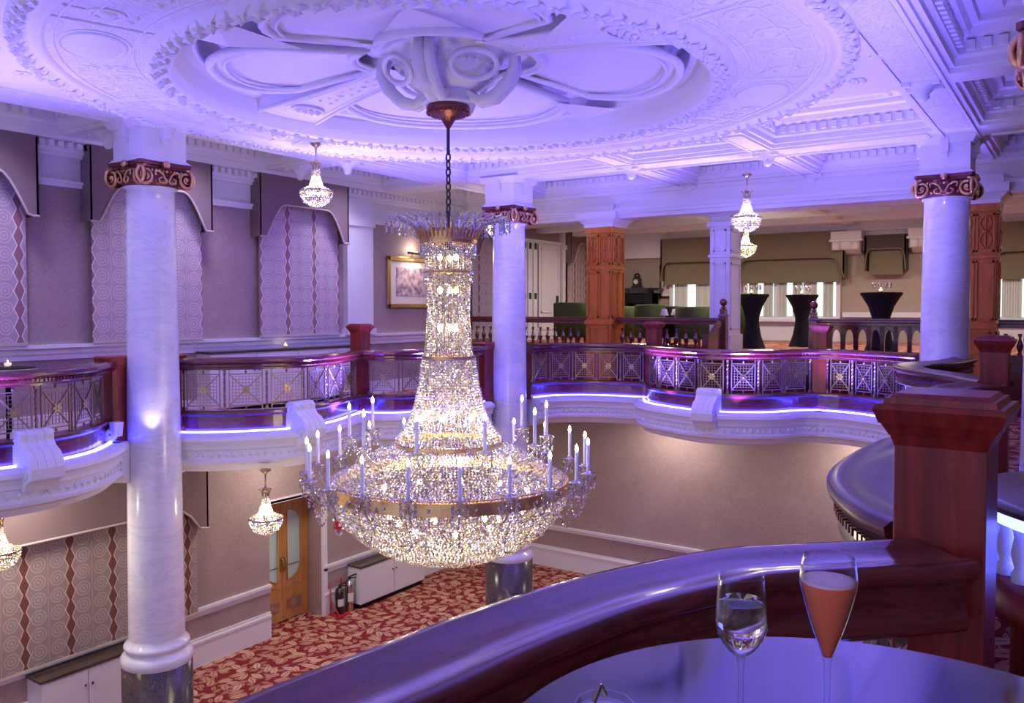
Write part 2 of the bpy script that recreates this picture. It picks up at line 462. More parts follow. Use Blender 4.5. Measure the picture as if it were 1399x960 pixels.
# ------------------------------------------------------------------ gallery edge paths (rail centre lines)
seg_pts = {
 'A': [(-10.55, 2.5), (-10.1, 3.0), (-9.55, 3.75), (-9.36, 4.5), (-9.58, 5.2), (-10.2, 5.85)],
 'B': [(-10.2, 6.83), (-9.85, 7.0), (-9.42, 7.45), (-9.15, 8.0), (-9.22, 8.6), (-9.55, 9.4), (-9.72, 9.85)],
 'C': [(-9.72, 9.85), (-9.2, 10.0), (-8.98, 10.5), (-8.93, 11.2), (-9.0, 12.2)],
 'D': [(-8.62, 13.2), (-8.5, 13.75), (-8.05, 14.2), (-7.4, 14.45), (-6.75, 14.5)],
 'E': [(-6.75, 14.5), (-6.35, 13.75), (-5.75, 13.35), (-5.0, 13.12), (-4.3, 13.45), (-3.95, 14.0), (-3.62, 14.25)],
 'F': [(-3.62, 14.25), (-3.1, 14.2), (-2.5, 13.9), (-1.95, 13.5)],
 'G': [(-1.35, 12.8), (-1.45, 11.8), (-1.72, 11.1), (-1.62, 10.4), (-1.1, 9.6), (-.68, 8.85)],
 'H': [(-.72, 8.55), (-.92, 7.9), (-.86, 7.1), (-.66, 6.2), (-.58, 5.2), (-.70, 4.45), (-.72, 3.85), (-.66, 3.4), (-.50, 3.02), (-.38, 2.87)],
}
iout = [(1.17, 2.39), (1.08, 2.365), (.8, 2.32), (.59, 2.28), (.376, 2.165), (.177, 2.035), (0, 1.88), (-.15, 1.73), (-.275, 1.585), (-.383, 1.47), (-.52, 1.28), (-.66, 1.0), (-.72, .6)]
seg_pts['I'] = offset_path([cw(*p) for p in iout], 0)
PATH = {k: smooth_path(v) for k, v in seg_pts.items()}
PATH['I'] = smooth_path(offset_path(PATH['I'], -.10), .06)

# well outline
well = []
for k in 'ABCDEFGHI':
    well += offset_path(PATH[k], .10)[::2]
well += [(-1.5, -1.2), (-6, -1.8), (-9.6, -.6), (-10.5, 1.2)]
outer = [(WX, -2.2), (WX, 15.4), (5, 15.4), (5, -2.2)]
tri = geometry.tessellate_polygon([[Vector((x, y, 0)) for x, y in outer], [Vector((x, y, 0)) for x, y in well]])
allp = outer + well
mb = MB(); mb.add([(x, y, 0) for x, y in allp], [tuple(t) for t in tri]); struct('gallery_floor', mb, M['carpet'])
mb = MB(); mb.add([(x, y, -.42) for x, y in allp], [tuple(t) for t in tri]); struct('gallery_soffit', mb, M['plaster'])

mb = MB(); mb.box(-13.5, 6, -2.5, 17, FZ - .15, FZ); struct('floor', mb, M['carpet'])

# ------------------------------------------------------------------ walls
mb = MB()
mb.box(WX - .9, WX, -2.2, 9.72, FZ, -.42); mb.box(WX - .9, WX, 10.98, 16, FZ, -.42)
mb.box(WX - .9, WX - .5, 9.72, 10.98, FZ, -.42); mb.box(WX - .5, WX, 9.72, 10.98, -1.72, -.42)
mb.box(WX - .4, WX, -2.2, 21.6, -.42, 4.6)
struct('wall_left', mb, M['wallpaper'])
mb = MB(); mb.box(WX, 6, WY, WY + .2, FZ, .0); struct('wall_far', mb, M['wallpaper'])
mb = MB(); mb.box(WX, 5, 21.5, 21.7, .6, 4.0); struct('wall_back', mb, M['beigewall'])
mb = MB(); mb.box(5, 5.3, -2.2, 21.7, FZ, 4.6); struct('wall_right', mb, M['wallpaper'])
# baseboards, chair rails
def rail_x(z0, z1, d, y0, y1, mb):      # on the left wall
    mb.box(WX, WX + d, y0, y1, z0, z1)
mb = MB()
for (a, b_) in ((-2.2, 9.72), (10.98, 16)):
    rail_x(FZ, FZ + .38, .035, a, b_, mb); rail_x(FZ + .38, FZ + .42, .05, a, b_, mb); rail_x(FZ + .42, FZ + .47, .025, a, b_, mb)
mb.box(WX - .5, WX - .46, 9.72, 9.75, FZ, FZ + .45)
struct('baseboard_left', mb, M['trim'])
mb = MB()
for (a, b_) in ((-2.2, 9.72), (10.98, 16)):
    rail_x(-3.25, -3.19, .03, a, b_, mb); rail_x(-3.19, -3.14, .06, a, b_, mb); rail_x(-3.29, -3.25, .015, a, b_, mb)
struct('trim_1', mb, M['trim'])
mb = MB(); mb.box(WX, 6, WY - .035, WY, FZ, FZ + .38); mb.box(WX, 6, WY - .05, WY, FZ + .38, FZ + .42); mb.box(WX, 6, WY - .02, WY, FZ + .42, FZ + .47); struct('baseboard_far', mb, M['trim'])
mb = MB(); mb.box(WX, 6, WY - .03, WY, -3.25, -3.19); mb.box(WX, 6, WY - .06, WY, -3.19, -3.14); struct('trim_2', mb, M['trim'])
mb = MB()   # upper dado
rail_x(1.08, 1.16, .05, -2.2, 21.5, mb); rail_x(1.16, 1.21, .09, -2.2, 21.5, mb); rail_x(1.0, 1.08, .03, -2.2, 21.5, mb); rail_x(0, .25, .04, -2.2, 15.4, mb)
struct('trim_3', mb, M['trim'])
mb = MB()   # frieze and cornice of the gallery wall
rail_x(3.39, 3.44, .06, -2.2, 21.5, mb); rail_x(3.44, 3.48, .09, -2.2, 21.5, mb)
rail_x(3.80, 3.85, .08, -2.2, 15.3, mb); rail_x(3.85, 3.90, .12, -2.2, 15.3, mb)
y = -2.0
while y < 15.2: mb.box(WX + .1, WX + .2, y, y + .07, 3.91, 3.99); y += .13
rail_x(3.90, 4.0, .12, -2.2, 15.3, mb); rail_x(4.0, 4.05, .26, -2.2, 15.3, mb)
struct('trim_4', mb, M['plaster'])
mb = MB(); rail_x(3.48, 3.80, .02, -2.2, 15.3, mb); struct('trim_5', mb, M['frieze'])
mb = MB()   # white pilasters on the gallery wall
for (a, b_) in ((11.55, 12.25), (17.05, 17.25), (19.55, 19.7)):
    mb.box(WX, WX + .12, a, b_, 1.21, 3.80); mb.box(WX, WX + .15, a - .04, b_ + .04, 3.3, 3.42); mb.box(WX, WX + .16, a - .04, b_ + .04, 1.2, 1.32)
struct('trim_6', mb, M['trim'])

# ------------------------------------------------------------------ ceiling
mb = MB(); mb.box(-12.2, 5.3, -2.2, 15.7, 4.72, 4.85); struct('ceiling', mb, M['plaster'])
def coffer(mb, x0, x1, y0, y1, dent=True):
    lv = [(0, SOF), (0, 4.10), (.05, 4.10), (.05, 4.17), (.09, 4.20), (.09, 4.33), (.19, 4.36), (.22, 4.42), (.28, 4.44), (.28, 4.5), (.42, 4.5), (.45, 4.46), (.50, 4.46), (.53, 4.5)]
    vs = []
    for u, z in lv: vs += [(x0 + u, y0 + u, z), (x1 - u, y0 + u, z), (x1 - u, y1 - u, z), (x0 + u, y1 - u, z)]
    fs = []
    for k in range(len(lv) - 1):
        for i in range(4): fs.append((4 * k + i, 4 * k + (i + 1) % 4, 4 * k + 4 + (i + 1) % 4, 4 * k + 4 + i))
    k = 4 * (len(lv) - 1); fs.append((k, k + 1, k + 2, k + 3))
    mb.add(vs, fs)
    if dent:
        u = .09
        n = int((x1 - x0 - .3) / .14)
        for i in range(n):
            x = x0 + .16 + i * .14
            mb.box(x, x + .075, y0 + u, y0 + u + .055, 4.23, 4.32); mb.box(x, x + .075, y1 - u - .055, y1 - u, 4.23, 4.32)
        n = int((y1 - y0 - .3) / .14)
        for i in range(n):
            y = y0 + .16 + i * .14
            mb.box(x0 + u, x0 + u + .055, y, y + .075, 4.23, 4.32); mb.box(x1 - u - .055, x1 - u, y, y + .075, 4.23, 4.32)
XS = [(WX + .26, -10.15), (-9.45, -6.5), (-6.1, -4.2), (-3.85, -1.72), (-1.18, 1.3), (1.7, 4.7)]
YS = [(3.1, 6.05), (6.65, 9.5), (9.9, 12.4), (13.1, 15.08)]
mb = MB(); holes = []
for i, (x0, x1) in enumerate(XS):
    for j, (y0, y1) in enumerate(YS):
        if 1 <= i <= 3 and j < 2: continue
        if j == 2 and i == 2: pass
        coffer(mb, x0, x1, y0, y1); holes.append((x0, x1, y0, y1))
struct('ceiling_coffers', mb, M['plaster'])
# soffit plate with holes for the coffers and the round dome
RC = (-5.66, 7.09)
circ = [(RC[0] + 2.78 * math.cos(2 * PI * k / 72), RC[1] + 2.78 * math.sin(2 * PI * k / 72)) for k in range(72)]
polys = [[(-12, -2.2), (5, -2.2), (5, 15.45), (-12, 15.45)]] + [[(a, c_), (b_, c_), (b_, d), (a, d)] for a, b_, c_, d in holes] + [circ]
tri = geometry.tessellate_polygon([[Vector((x, y, 0)) for x, y in p] for p in polys])
allp = [q for p in polys for q in p]
mb = MB(); mb.add([(x, y, SOF) for x, y in allp], [tuple(t) for t in tri])
# raised borders along the main beams
for x0, x1 in ((-10.15, -9.45), (-1.72, -1.18)):
    for x in (x0 + .05, x1 - .09): mb.box(x, x + .04, 3.0, 15.2, SOF - .03, SOF)
for y in (12.45, 13.01):
    mb.box(-9.4, -1.8, y, y + .04, SOF - .03, SOF); mb.box(-1.1, 4.7, y, y + .04, SOF - .03, SOF)
for x0, x1 in ((-6.5, -6.1), (-4.2, -3.85)):
    for a, b_ in ((11.2, 12.4), (13.1, 15.2)):
        mb.box(x0 + .03, x0 + .06, a, b_, SOF - .03, SOF); mb.box(x1 - .06, x1 - .03, a, b_, SOF - .03, SOF)
struct('ceiling_beams', mb, M['plaster'])
# carved centre strips + pendant bosses on the beams
mb = MB()
mb.box(-1.62, -1.28, 3.0, 12.3, SOF - .02, SOF); mb.box(-4.14, -3.91, 11.2, 12.35, SOF - .02, SOF)
mb.box(-9.3, -1.8, 12.58, 12.92, SOF - .015, SOF); mb.box(-9.98, -9.62, 3, 15, SOF - .015, SOF)
struct('trim_7', mb, M['relief'])
mb = MB()
for (x, y) in ((-4.02, 12.75), (-6.3, 12.75), (-4.02, 15.3), (-6.3, 15.3), (-9.8, 9.7), (-1.45, 9.7), (-1.45, 6.35), (-10.9, 6.35), (-10.9, 9.7)):
    mb.lathe([(.17, 0), (.17, -.03), (.11, -.05), (.11, -.08), (.06, -.13), (.07, -.16), (.03, -.2), (.001, -.21)], (x, y, SOF), 16)
    for k in range(4): mb.box(x - .18 + (k % 2) * .28, x - .10 + (k % 2) * .28, y - .18 + (k // 2) * .28, y - .10 + (k // 2) * .28, SOF - .06, SOF)
struct('trim_8', mb, M['plaster'])

# ---- round plaster ring
def arc(r, a0, a1, n, z, c=RC): return [(c[0] + r * math.cos(a0 + (a1 - a0) * k / n), c[1] + r * math.sin(a0 + (a1 - a0) * k / n), z) for k in range(n + 1)]
D2 = math.radians
mb = MB()
mb.lathe([(4.06, 4.5), (4.06, 4.02), (4.0, 3.98), (3.94, 3.98), (3.90, 4.02), (3.84, 4.02), (3.82, 3.99), (3.78, 3.99), (3.76, 4.03)], (*RC, 0), 120)
mb.lathe([(2.98, 4.03), (2.96, 3.99), (2.92, 3.99), (2.90, 3.95), (2.82, 3.93), (2.72, 3.96), (2.70, 4.05), (2.64, 4.08), (2.64, 4.2), (2.58, 4.24), (2.52, 4.24), (2.5, 4.46)], (*RC, 0), 120)
# shallow dome behind the lobes
mb.lathe([(2.52, 4.44), (2.2, 4.5), (1.4, 4.58), (.6, 4.56), (.4, 4.5), (.001, 4.5)], (*RC, 0), 96)
struct('ceiling_ring', mb, M['plaster'])
mb = MB(); mb.lathe([(3.77, 4.028), (2.97, 4.028)], (*RC, 0), 120, smooth=False)
struct('ceiling_ring_frieze', mb, M['relief'])
# leaves of the wreaths
def leaf(mb, r, a, z, ln, wd, sl, th=.03):
    c = Vector((RC[0] + r * math.cos(a), RC[1] + r * math.sin(a), z)); d = a + sl
    t = Vector((math.cos(d), math.sin(d), 0)); n_ = Vector((-t.y, t.x, 0))
    vs = [c - t * ln, c + n_ * wd - t * .2 * ln, c + t * ln, c - n_ * wd - t * .2 * ln, c + Vector((0, 0, -th)) - t * .1 * ln, c + Vector((0, 0, .02))]
    mb.add([tuple(v) for v in vs], [(0, 1, 4), (1, 2, 4), (2, 3, 4), (3, 0, 4), (1, 0, 5), (2, 1, 5), (3, 2, 5), (0, 3, 5)])
mb = MB()
for k in range(360):
    a = 2 * PI * k / 360
    leaf(mb, 3.95 + (k % 3) * .035, a, 3.975, .065, .022, PI / 2 + .75 * (1 if k % 2 else -1), .035)
for k in range(300):
    a = 2 * PI * k / 300
    leaf(mb, 2.80 + (k % 3) * .045, a, 3.93, .065, .022, PI / 2 + .8 * (1 if k % 2 else -1), .04)
for k in range(30):      # star flowers outside the ring
    a = 2 * PI * (k + .5) / 30
    x, y = RC[0] + 4.24 * math.cos(a), RC[1] + 4.24 * math.sin(a)
    if y > 9.6 or x < -9.3 or x > -1.3: continue
    for q in range(5):
        b_ = a + q * 2 * PI / 5
        cx, cy = x + .06 * math.cos(b_), y + .06 * math.sin(b_)
        mb.bead(cx, cy, SOF - .012, .04, .03)
    mb.bead(x, y, SOF - .02, .03, .03)
struct('trim_9', mb, M['plaster'])
# roundels, radial dividers, fan panels, scroll borders on the ring
mb = MB(); ZF = 4.028
def rtube(pts, r, closed=False, seg=6): mb.tube(pts, r, seg, closed)
def roundel(a):
    c = Vector((RC[0] + 3.37 * math.cos(a), RC[1] + 3.37 * math.sin(a), 0))
    er = Vector((math.cos(a), math.sin(a), 0)); et = Vector((-er.y, er.x, 0))
    P = lambda s, z: [tuple(c + er * (.24 * s * math.cos(t)) + et * (.37 * s * math.sin(t)) + Vector((0, 0, z))) for t in [2 * PI * k / 28 for k in range(28)]]
    rtube(P(1, ZF), .028, True); rtube(P(1.22, ZF), .016, True)
    vs = P(.97, ZF - .02) + P(.8, ZF - .045) + P(.4, ZF - .07); n = 28
    mb.add(vs + [tuple(c + Vector((0, 0, ZF - .075)))], [(i, (i + 1) % n, n + (i + 1) % n, n + i) for i in range(n)] + [(n + i, n + (i + 1) % n, 2 * n + (i + 1) % n, 2 * n + i) for i in range(n)] + [(2 * n + i, 2 * n + (i + 1) % n, 3 * n) for i in range(n)], True)
for a in (36, 146, 241, 304): roundel(D2(a))
def radial(a):
    rtube([(RC[0] + r * math.cos(a), RC[1] + r * math.sin(a), ZF) for r in (2.98, 3.76)], .022)
fans = [(6, 20), (-24, 12), (186, 22), (90, 34), (272, 20)]
for c0, hw in fans:
    radial(D2(c0 - hw)); radial(D2(c0 + hw))
for c0, hw in fans:
    a0, a1 = D2(c0 - hw), D2(c0 + hw)
    n = max(3, int(hw / 4.5))
    rtube(arc(3.10, a0 + .05, a1 - .05, 20, ZF), .014); rtube(arc(3.50, a0 + .02, a1 - .02, 20, ZF), .014)
    for k in range(n):
        a = a0 + (a1 - a0) * (k + .5) / n
        c = Vector((RC[0] + 3.42 * math.cos(a), RC[1] + 3.42 * math.sin(a), ZF)); er = Vector((math.cos(a), math.sin(a), 0)); et = Vector((-er.y, er.x, 0))
        rtube([tuple(c + er * (.13 * math.cos(t)) + et * (.12 * math.sin(t))) for t in [2 * PI * q / 14 for q in range(14)]], .02, True)
        mb.ball(*(c + Vector((0, 0, .03))), .09, 10, 6, .8)
        rtube([tuple(c + er * .16), tuple(c + er * .30)], .016); mb.ball(*(c + er * .31), .025, 6, 4)
        for q in (-1, 1): mb.bead(*(c + er * -.2 + et * .07 * q), .035, .03)
def scroll(cx, cy, ang, r, turns=1.6, flip=1, th=.018):
    pts = []
    for k in range(22):
        t = k / 21; rr = r * (1 - .8 * t); a = ang + flip * turns * 2 * PI * t
        pts.append((cx + rr * math.cos(a), cy + rr * math.sin(a), ZF))
    mb.tube(pts, [th * (1 - .5 * k / 21) for k in range(22)], 5)
for k in range(60):      # foliage scrolls between the panels
    a = 360 * k / 60
    if any(abs((a - c0 + 180) % 360 - 180) < hw + 1 for c0, hw in fans) or any(abs(a - r_) < 8.5 for r_ in (36, 146, 241, 304)): continue
    a = D2(a)
    for r, f in ((3.2, 1), (3.55, -1)):
        scroll(RC[0] + r * math.cos(a), RC[1] + r * math.sin(a), a + f, .13, 1.4, f)
        leaf(mb, r + .12 * f, a + .03, ZF, .09, .03, 1.0)
rtube(arc(3.06, 0, 2 * PI, 100, ZF), .012, True); rtube(arc(3.70, 0, 2 * PI, 100, ZF), .014, True)
struct('trim_10', mb, M['plaster'])
# lobes and straps inside the ring
mb = MB()
def lobe(c0, hw, rin, rout, z):
    """puffed petal between two angles with a moulded rim"""
    n = 22; out = []
    for k in range(n + 1):
        t = -1 + 2 * k / n
        out.append((c0 + hw * t, rout * (1 - .22 * abs(t) ** 3.2)))
    for k in range(n + 1):
        t = 1 - 2 * k / n
        out.append((c0 + hw * .92 * t, rin + .12 * (1 - t * t)))
    poly = [(RC[0] + r * math.cos(a), RC[1] + r * math.sin(a)) for a, r in out]
    zr = lambda x, y: 4.43 - .105 * math.hypot(x - RC[0], y - RC[1])
    mb.tube([(x, y, zr(x, y)) for x, y in poly], .05, 6, True); mb.tube([(RC[0] + (x - RC[0]) * .94, RC[1] + (y - RC[1]) * .94, zr(x, y)) for x, y in poly], .02, 5, True)
    cx = sum(p[0] for p in poly) / len(poly); cy = sum(p[1] for p in poly) / len(poly); m_ = len(poly); vs = []; K = 8
    for q in range(K):
        s_ = 1 - q / K
        for x, y in poly: vs.append((cx + (x - cx) * s_, cy + (y - cy) * s_, zr(cx + (x - cx) * s_, cy + (y - cy) * s_) + .10 * (1 - s_ * s_)))
    vs.append((cx, cy, zr(cx, cy) + .10))
    fs = []
    for q in range(K - 1):
        for i in range(m_): fs.append((q * m_ + i, q * m_ + (i + 1) % m_, (q + 1) * m_ + (i + 1) % m_, (q + 1) * m_ + i))
    for i in range(m_): fs.append(((K - 1) * m_ + i, (K - 1) * m_ + (i + 1) % m_, K * m_))
    mb.add(vs, fs, True)
for c0, hw in ((37, 30), (125, 46), (216, 24), (294, 42)):
    lobe(D2(c0), D2(hw), .9, 2.44, 4.17)
struct('ceiling_dome_lobes', mb, M['plaster'])
mb = MB()
def strap(a, w0, w1):
    er = Vector((math.cos(a), math.sin(a), 0)); et = Vector((-er.y, er.x, 0)); c = Vector((*RC, 0))
    vs = []; st = [(.7, w0), (1.2, w0 * .82), (1.8, w0), (2.3, w1), (2.75, w1 * 1.25)]; zs = lambda r: 4.42 - .125 * r
    for r, w in st:
        for s_, z in ((-1, zs(r) + .2), (-1, zs(r)), (1, zs(r)), (1, zs(r) + .2)): vs.append(tuple(c + er * r + et * w * s_ + Vector((0, 0, z))))
    fs = []
    for k in range(len(st) - 1):
        for q in range(3): fs.append((4 * k + q, 4 * k + q + 1, 4 * k + 5 + q, 4 * k + 4 + q))
    mb.add(vs, fs)
    for s_ in (-1, 1):
        mb.tube([tuple(c + er * r + et * w * s_ * .95 + Vector((0, 0, zs(r)))) for r, w in st], .028, 6)
        mb.tube([tuple(c + er * (r + .02) + et * w * s_ * .72 + Vector((0, 0, zs(r + .02)))) for r, w in st[:4]], .013, 5)
    c2 = c + er * 2.25
    mb.tube([tuple(c2 + er * .13 * math.cos(t) + et * .22 * math.sin(t) + Vector((0, 0, 4.13))) for t in [2 * PI * k / 18 for k in range(18)]], .02, 5, True)
    for k in range(7):
        mb.bead(*(c2 + er * .05 * (k % 2) + et * (k - 3) * .05 + Vector((0, 0, 4.12))), .04, .04)
    for k in range(9):
        for s_ in (-1, 1): mb.bead(*(c + er * (.9 + .13 * k) + et * s_ * .08 * math.sin(k) + Vector((0, 0, zs(.9 + .13 * k)))), .035, .02)
for a in (-8, 178): strap(D2(a), .30, .40)
for a in (80, 249, 338 + 4):           # pointed cusps between lobes
    a = D2(a); c = Vector((RC[0] + 2.1 * math.cos(a), RC[1] + 2.1 * math.sin(a), 4.2)); er = Vector((math.cos(a), math.sin(a), 0)); et = Vector((-er.y, er.x, 0))
    mb.add([tuple(c - er * .5 + Vector((0, 0, -.02))), tuple(c + er * .45 + et * .32), tuple(c + er * .45 - et * .32), tuple(c + Vector((0, 0, -.12)) + er * .2)], [(0, 1, 3), (1, 2, 3), (2, 0, 3)])
struct('trim_11', mb, M['plaster'])
# centre boss
mb = MB(); c3 = (*RC, 0)
mb.lathe([(.92, 4.66), (.92, 4.46), (.86, 4.42), (.80, 4.42), (.74, 4.38), (.64, 4.38), (.56, 4.30), (.52, 4.29), (.46, 4.20), (.44, 4.10), (.36, 4.03), (.26, 3.99), (.24, 3.93), (.28, 3.90), (.26, 3.86), (.001, 3.85)], c3, 48)
for k in range(4):
    a = D2(20 + 90 * k); er = Vector((math.cos(a), math.sin(a), 0)); et = Vector((-er.y, er.x, 0))
    for off in (-.055, .055):
        pts = [(.22, 3.97), (.36, 3.88), (.52, 3.92), (.66, 4.05), (.74, 4.20), (.73, 4.34), (.64, 4.42), (.54, 4.39), (.52, 4.31), (.58, 4.29)]
        mb.tube([tuple(Vector(c3) + er * r + et * off + Vector((0, 0, z))) for r, z in pts], [.05, .06, .065, .065, .06, .055, .05, .045, .04, .03], 7)
    mb.ball(*(Vector(c3) + er * .58 + Vector((0, 0, 3.97))), .07, 8, 6)
    a += PI / 4; er = Vector((math.cos(a), math.sin(a), 0)); et = Vector((-er.y, er.x, 0))
    mb.tube([tuple(Vector(c3) + er * .58 + et * (.26 * math.cos(t)) + Vector((0, 0, 4.16 + .12 * math.sin(t))) - er * .1 * math.sin(t) * -1) for t in [2 * PI * q / 20 for q in range(20)]], .03, 6, True)
for k in range(36):
    a = 2 * PI * k / 36
    mb.bead(RC[0] + .52 * math.cos(a), RC[1] + .52 * math.sin(a), 4.23, .03)
struct('ceiling_boss', mb, M['plaster'])

# ------------------------------------------------------------------ balcony front: cornice and led tape
corn = [(-.12, -.0), (.02, .0), (.06, .04), (.24, .04), (.31, .0), (.32, -.05), (.29, -.08), (.27, -.13), (.27, -.17), (.24, -.19), (.24, -.30), (.28, -.32), (.27, -.36), (.18, -.40), (.14, -.47), (.02, -.50), (-.12, -.50)]
n_ = 0
for k in 'ABCDEFGHI':
    mb = MB(); p = PATH[k]
    if k == 'A': p = p + [(-9.96, 6.02)]
    if k == 'B': p = [(-10.0, 6.78)] + p
    if k == 'I': p = p + [(p[-1][0] - .2, p[-1][1] - .5)]
    mb.sweep([(u - .02, z) for u, z in corn], p)
    # leaf-and-dart row on the cornice
    L = path_len(p); d = .05
    while d < L:
        (x, y), a = at_len(p, d); nx, ny = math.sin(a), -math.cos(a)
        mb.bead(x + nx * .225, y + ny * .225, -.245, .035, .045); d += .09
    n_ += 1
    struct(f'trim_{11 + n_}', mb, M['relief'] if False else M['plaster'])
where = {'A': 'on the nearest bay at the left edge', 'B': 'on the bulging bay right of the left column', 'C': 'just left of the middle column', 'D': 'on the hollow bay right of the middle column',
         'E': 'on the bulging far centre bay', 'F': 'between the far centre bay and the right column', 'G': 'below the bay in front of the right column', 'H': 'below the bay behind the near newel post'}
for k in 'ABCDEFGH':
    mb = MB(); p = PATH[k]
    mb.sweep([(.10, .045), (.13, .045), (.13, .062), (.10, .062)], p)
    o = mb.build('led_strip', M['led']); single(o, 'glowing blue-white light strip along the ledge ' + where[k], 'light strip', 'light strips along the balcony')

# consoles at the bays' centres
def console(x, y, ang, s, label, group):
    t = thing('plaster_bracket', (x, y, 0), label, 'bracket', group)
    ca, sa = math.cos(ang), math.sin(ang)      # outward direction
    prof = [(-.02, .38), (.04, .42), (.15, .42), (.20, .37), (.20, .30), (.25, .24), (.33, .20), (.39, .12), (.42, .04), (.41, -.08), (.33, -.12), (.30, -.16), (.26, -.22), (-.02, -.22)]
    mb = MB(); mb.prism_map([(u * s, z * s if z > 0 else z * s) for u, z in prof], lambda u, v, d: (x + ca * u - sa * d, y + sa * u + ca * d, v), -.18 * s, .18 * s)
    mb.build('bracket_body', M['plaster'], t, bevel=.012)
    mb = MB()
    for d in (-.18 * s, .18 * s):
        for (u, z, r) in ((.10, .30, .075), (.30, -.02, .085)):
            pts = []
            for q in range(16):
                tt = q / 15; rr = r * s * (1 - .75 * tt); a = 1 + tt * 8
                uu, zz = u * s + rr * math.cos(a), z * s + rr * math.sin(a)
                pts.append((x + ca * uu - sa * d, y + sa * uu + ca * d, zz))
            mb.tube(pts, .014 * s, 5)
    mb.build('bracket_scroll', M['plaster'], t)
    mb = MB()
    for d in (-.09, .0, .09): mb.prism_map([(.16 * s, .43 * s), (.215 * s, .38 * s), (.215 * s, .30 * s), (.26 * s, .25 * s), (.34 * s, .21 * s), (.405 * s, .12), (.43 * s, .04), (.35 * s, .0), (.1 * s, .2 * s)], lambda u, v, dd: (x + ca * u - sa * dd, y + sa * u + ca * dd, v), d * s - .012, d * s + .012)
    mb.build('bracket_flute', M['plaster'], t)
    return t
console(-9.36, 4.5, 0.0, 1.0, 'large white scrolled bracket on the ledge of the balcony bay left of the left column', 'scrolled brackets on the balcony ledge')
console(-9.14, 8.02, 0.0, 1.0, 'large white scrolled bracket on the ledge of the bay behind the chandelier candles', 'scrolled brackets on the balcony ledge')
console(-5.02, 13.1, -PI / 2, 1.0, 'white scrolled bracket at the centre of the far balcony bay', 'scrolled brackets on the balcony ledge')
def mini(x, y, a, label):
    t = thing('scroll_ornament', (x, y, .04), label, 'ornament', 'small scrolls beside the left column')
    mb = MB(); ca, sa = math.cos(a), math.sin(a)
    pts = []
    for q in range(20):
        tt = q / 19; rr = .085 * (1 - .8 * tt); an = PI * .9 + tt * 9
        pts.append((x + ca * (rr * math.cos(an)), y + sa * (rr * math.cos(an)), .14 + rr * math.sin(an)))
    mb.tube(pts, .035, 7); mb.build('scroll', M['plaster'], t)
    mb = MB(); mb.frustum(x + ca * .08, y + sa * .08, .12, .30, .05, .065); mb.build('scroll_block', M['plaster'], t, bevel=.01)
mini(-9.98, 5.78, .6, 'small white scroll ornament at the left foot of the left column')
mini(-9.93, 7.0, .4, 'small white scroll ornament at the right foot of the left column')
# ------------------------------------------------------------------ balustrades
def panel_mesh(w, h, z0):
    """iron lattice panel in the local XZ plane, x from -w/2..w/2"""
    mb = MB(); x0, x1 = -w / 2, w / 2; z1 = z0 + h
    for x in (x0, x1): mb.box(x - .008, x + .008, -.010, .010, z0, z1)
    f0, f1 = z0 + .055, z1 - .06
    for z in (f0, f1): mb.box(x0, x1, -.008, .008, z - .007, z + .007)
    n = max(3, int(w / .042))
    for i in range(1, n): x = x0 + w * i / n; mb.box(x - .003, x + .003, -.004, .004, f0 + .04, f1 - .03)
    n = int((f1 - f0 - .07) / .04)
    for i in range(n + 1): z = f0 + .04 + (f1 - f0 - .07) * i / n; mb.box(x0 + .03, x1 - .03, -.004, .004, z - .003, z + .003)
    for sx in (-1, 1): mb.bar((x0 * sx, -.008, f0), (x1 * sx, -.008, f1), .010, .007)
    for xx, zz in ((0, f1 + .03), (0, f0 - .028)): mb.lathe([(.001, -.03), (.018, 0), (.001, .03)], (xx, 0, zz), 6)
    return mb
def rosette_mesh(zc):
    mb = MB()
    for k in range(6):
        a = PI * k / 3
        mb.obox((.032 * math.cos(a), -.018, zc + .032 * math.sin(a)), (.024 * math.cos(a), 0, .024 * math.sin(a)), (0, .008, 0), (-.014 * math.sin(a), 0, .014 * math.cos(a)))
    mb.box(-.03, .03, -.02, -.008, zc - .03, zc + .03)
    mb.ball(0, -.02, zc, .016, 8, 5)
    return mb
def twist_mesh(z0, z1):
    mb = MB(); pts = []; n = 26; vs = []; fs = []
    for i in range(n + 1):
        z = z0 + (z1 - z0) * i / n; a = i * .55; r = .013 + .005 * abs(math.sin(i * .6))
        for k in range(4): vs.append((r * math.cos(a + k * PI / 2), r * math.sin(a + k * PI / 2), z))
    for i in range(n):
        for k in range(4): fs.append((4 * i + k, 4 * i + (k + 1) % 4, 4 * i + 4 + (k + 1) % 4, 4 * i + 4 + k))
    mb.add(vs, fs)
    mb.frustum(0, 0, z0 - .01, z0 + .03, .024, .018); mb.frustum(0, 0, z1 - .03, z1 + .01, .018, .024)
    return mb
hand = [(-.10, .88), (-.10, .905), (-.12, .92), (-.12, .955), (-.15, .97), (-.165, .99), (-.165, 1.01), (-.14, 1.03), (-.08, 1.035), (-.02, 1.045), (.05, 1.04), (.11, 1.05), (.15, 1.04), (.165, 1.02), (.165, .99), (.15, .97), (.12, .955), (.12, .92), (.10, .905), (.10, .88)]
HL = [(-.075, .84), (-.09, .86), (-.078, .885), (-.074, .935), (-.088, .95), (-.084, .965), (-.102, .985), (-.118, 1.0), (-.122, 1.02), (-.112, 1.036), (-.09, 1.04), (-.05, 1.030), (0, 1.030)]
HI = HL + [(.05, 1.038), (.08, 1.05), (.104, 1.048), (.122, 1.03)] + [(-u, z) for u, z in HL[7::-1]]
proto = {}
def obj_of(mesh, name, parent, x, y, ang):
    o = bpy.data.objects.new(name, mesh); C.objects.link(o); o.parent = parent
    L = LOC[parent.name]; o.location = (x - L[0], y - L[1], -L[2]); o.rotation_euler = (0, 0, ang); return o
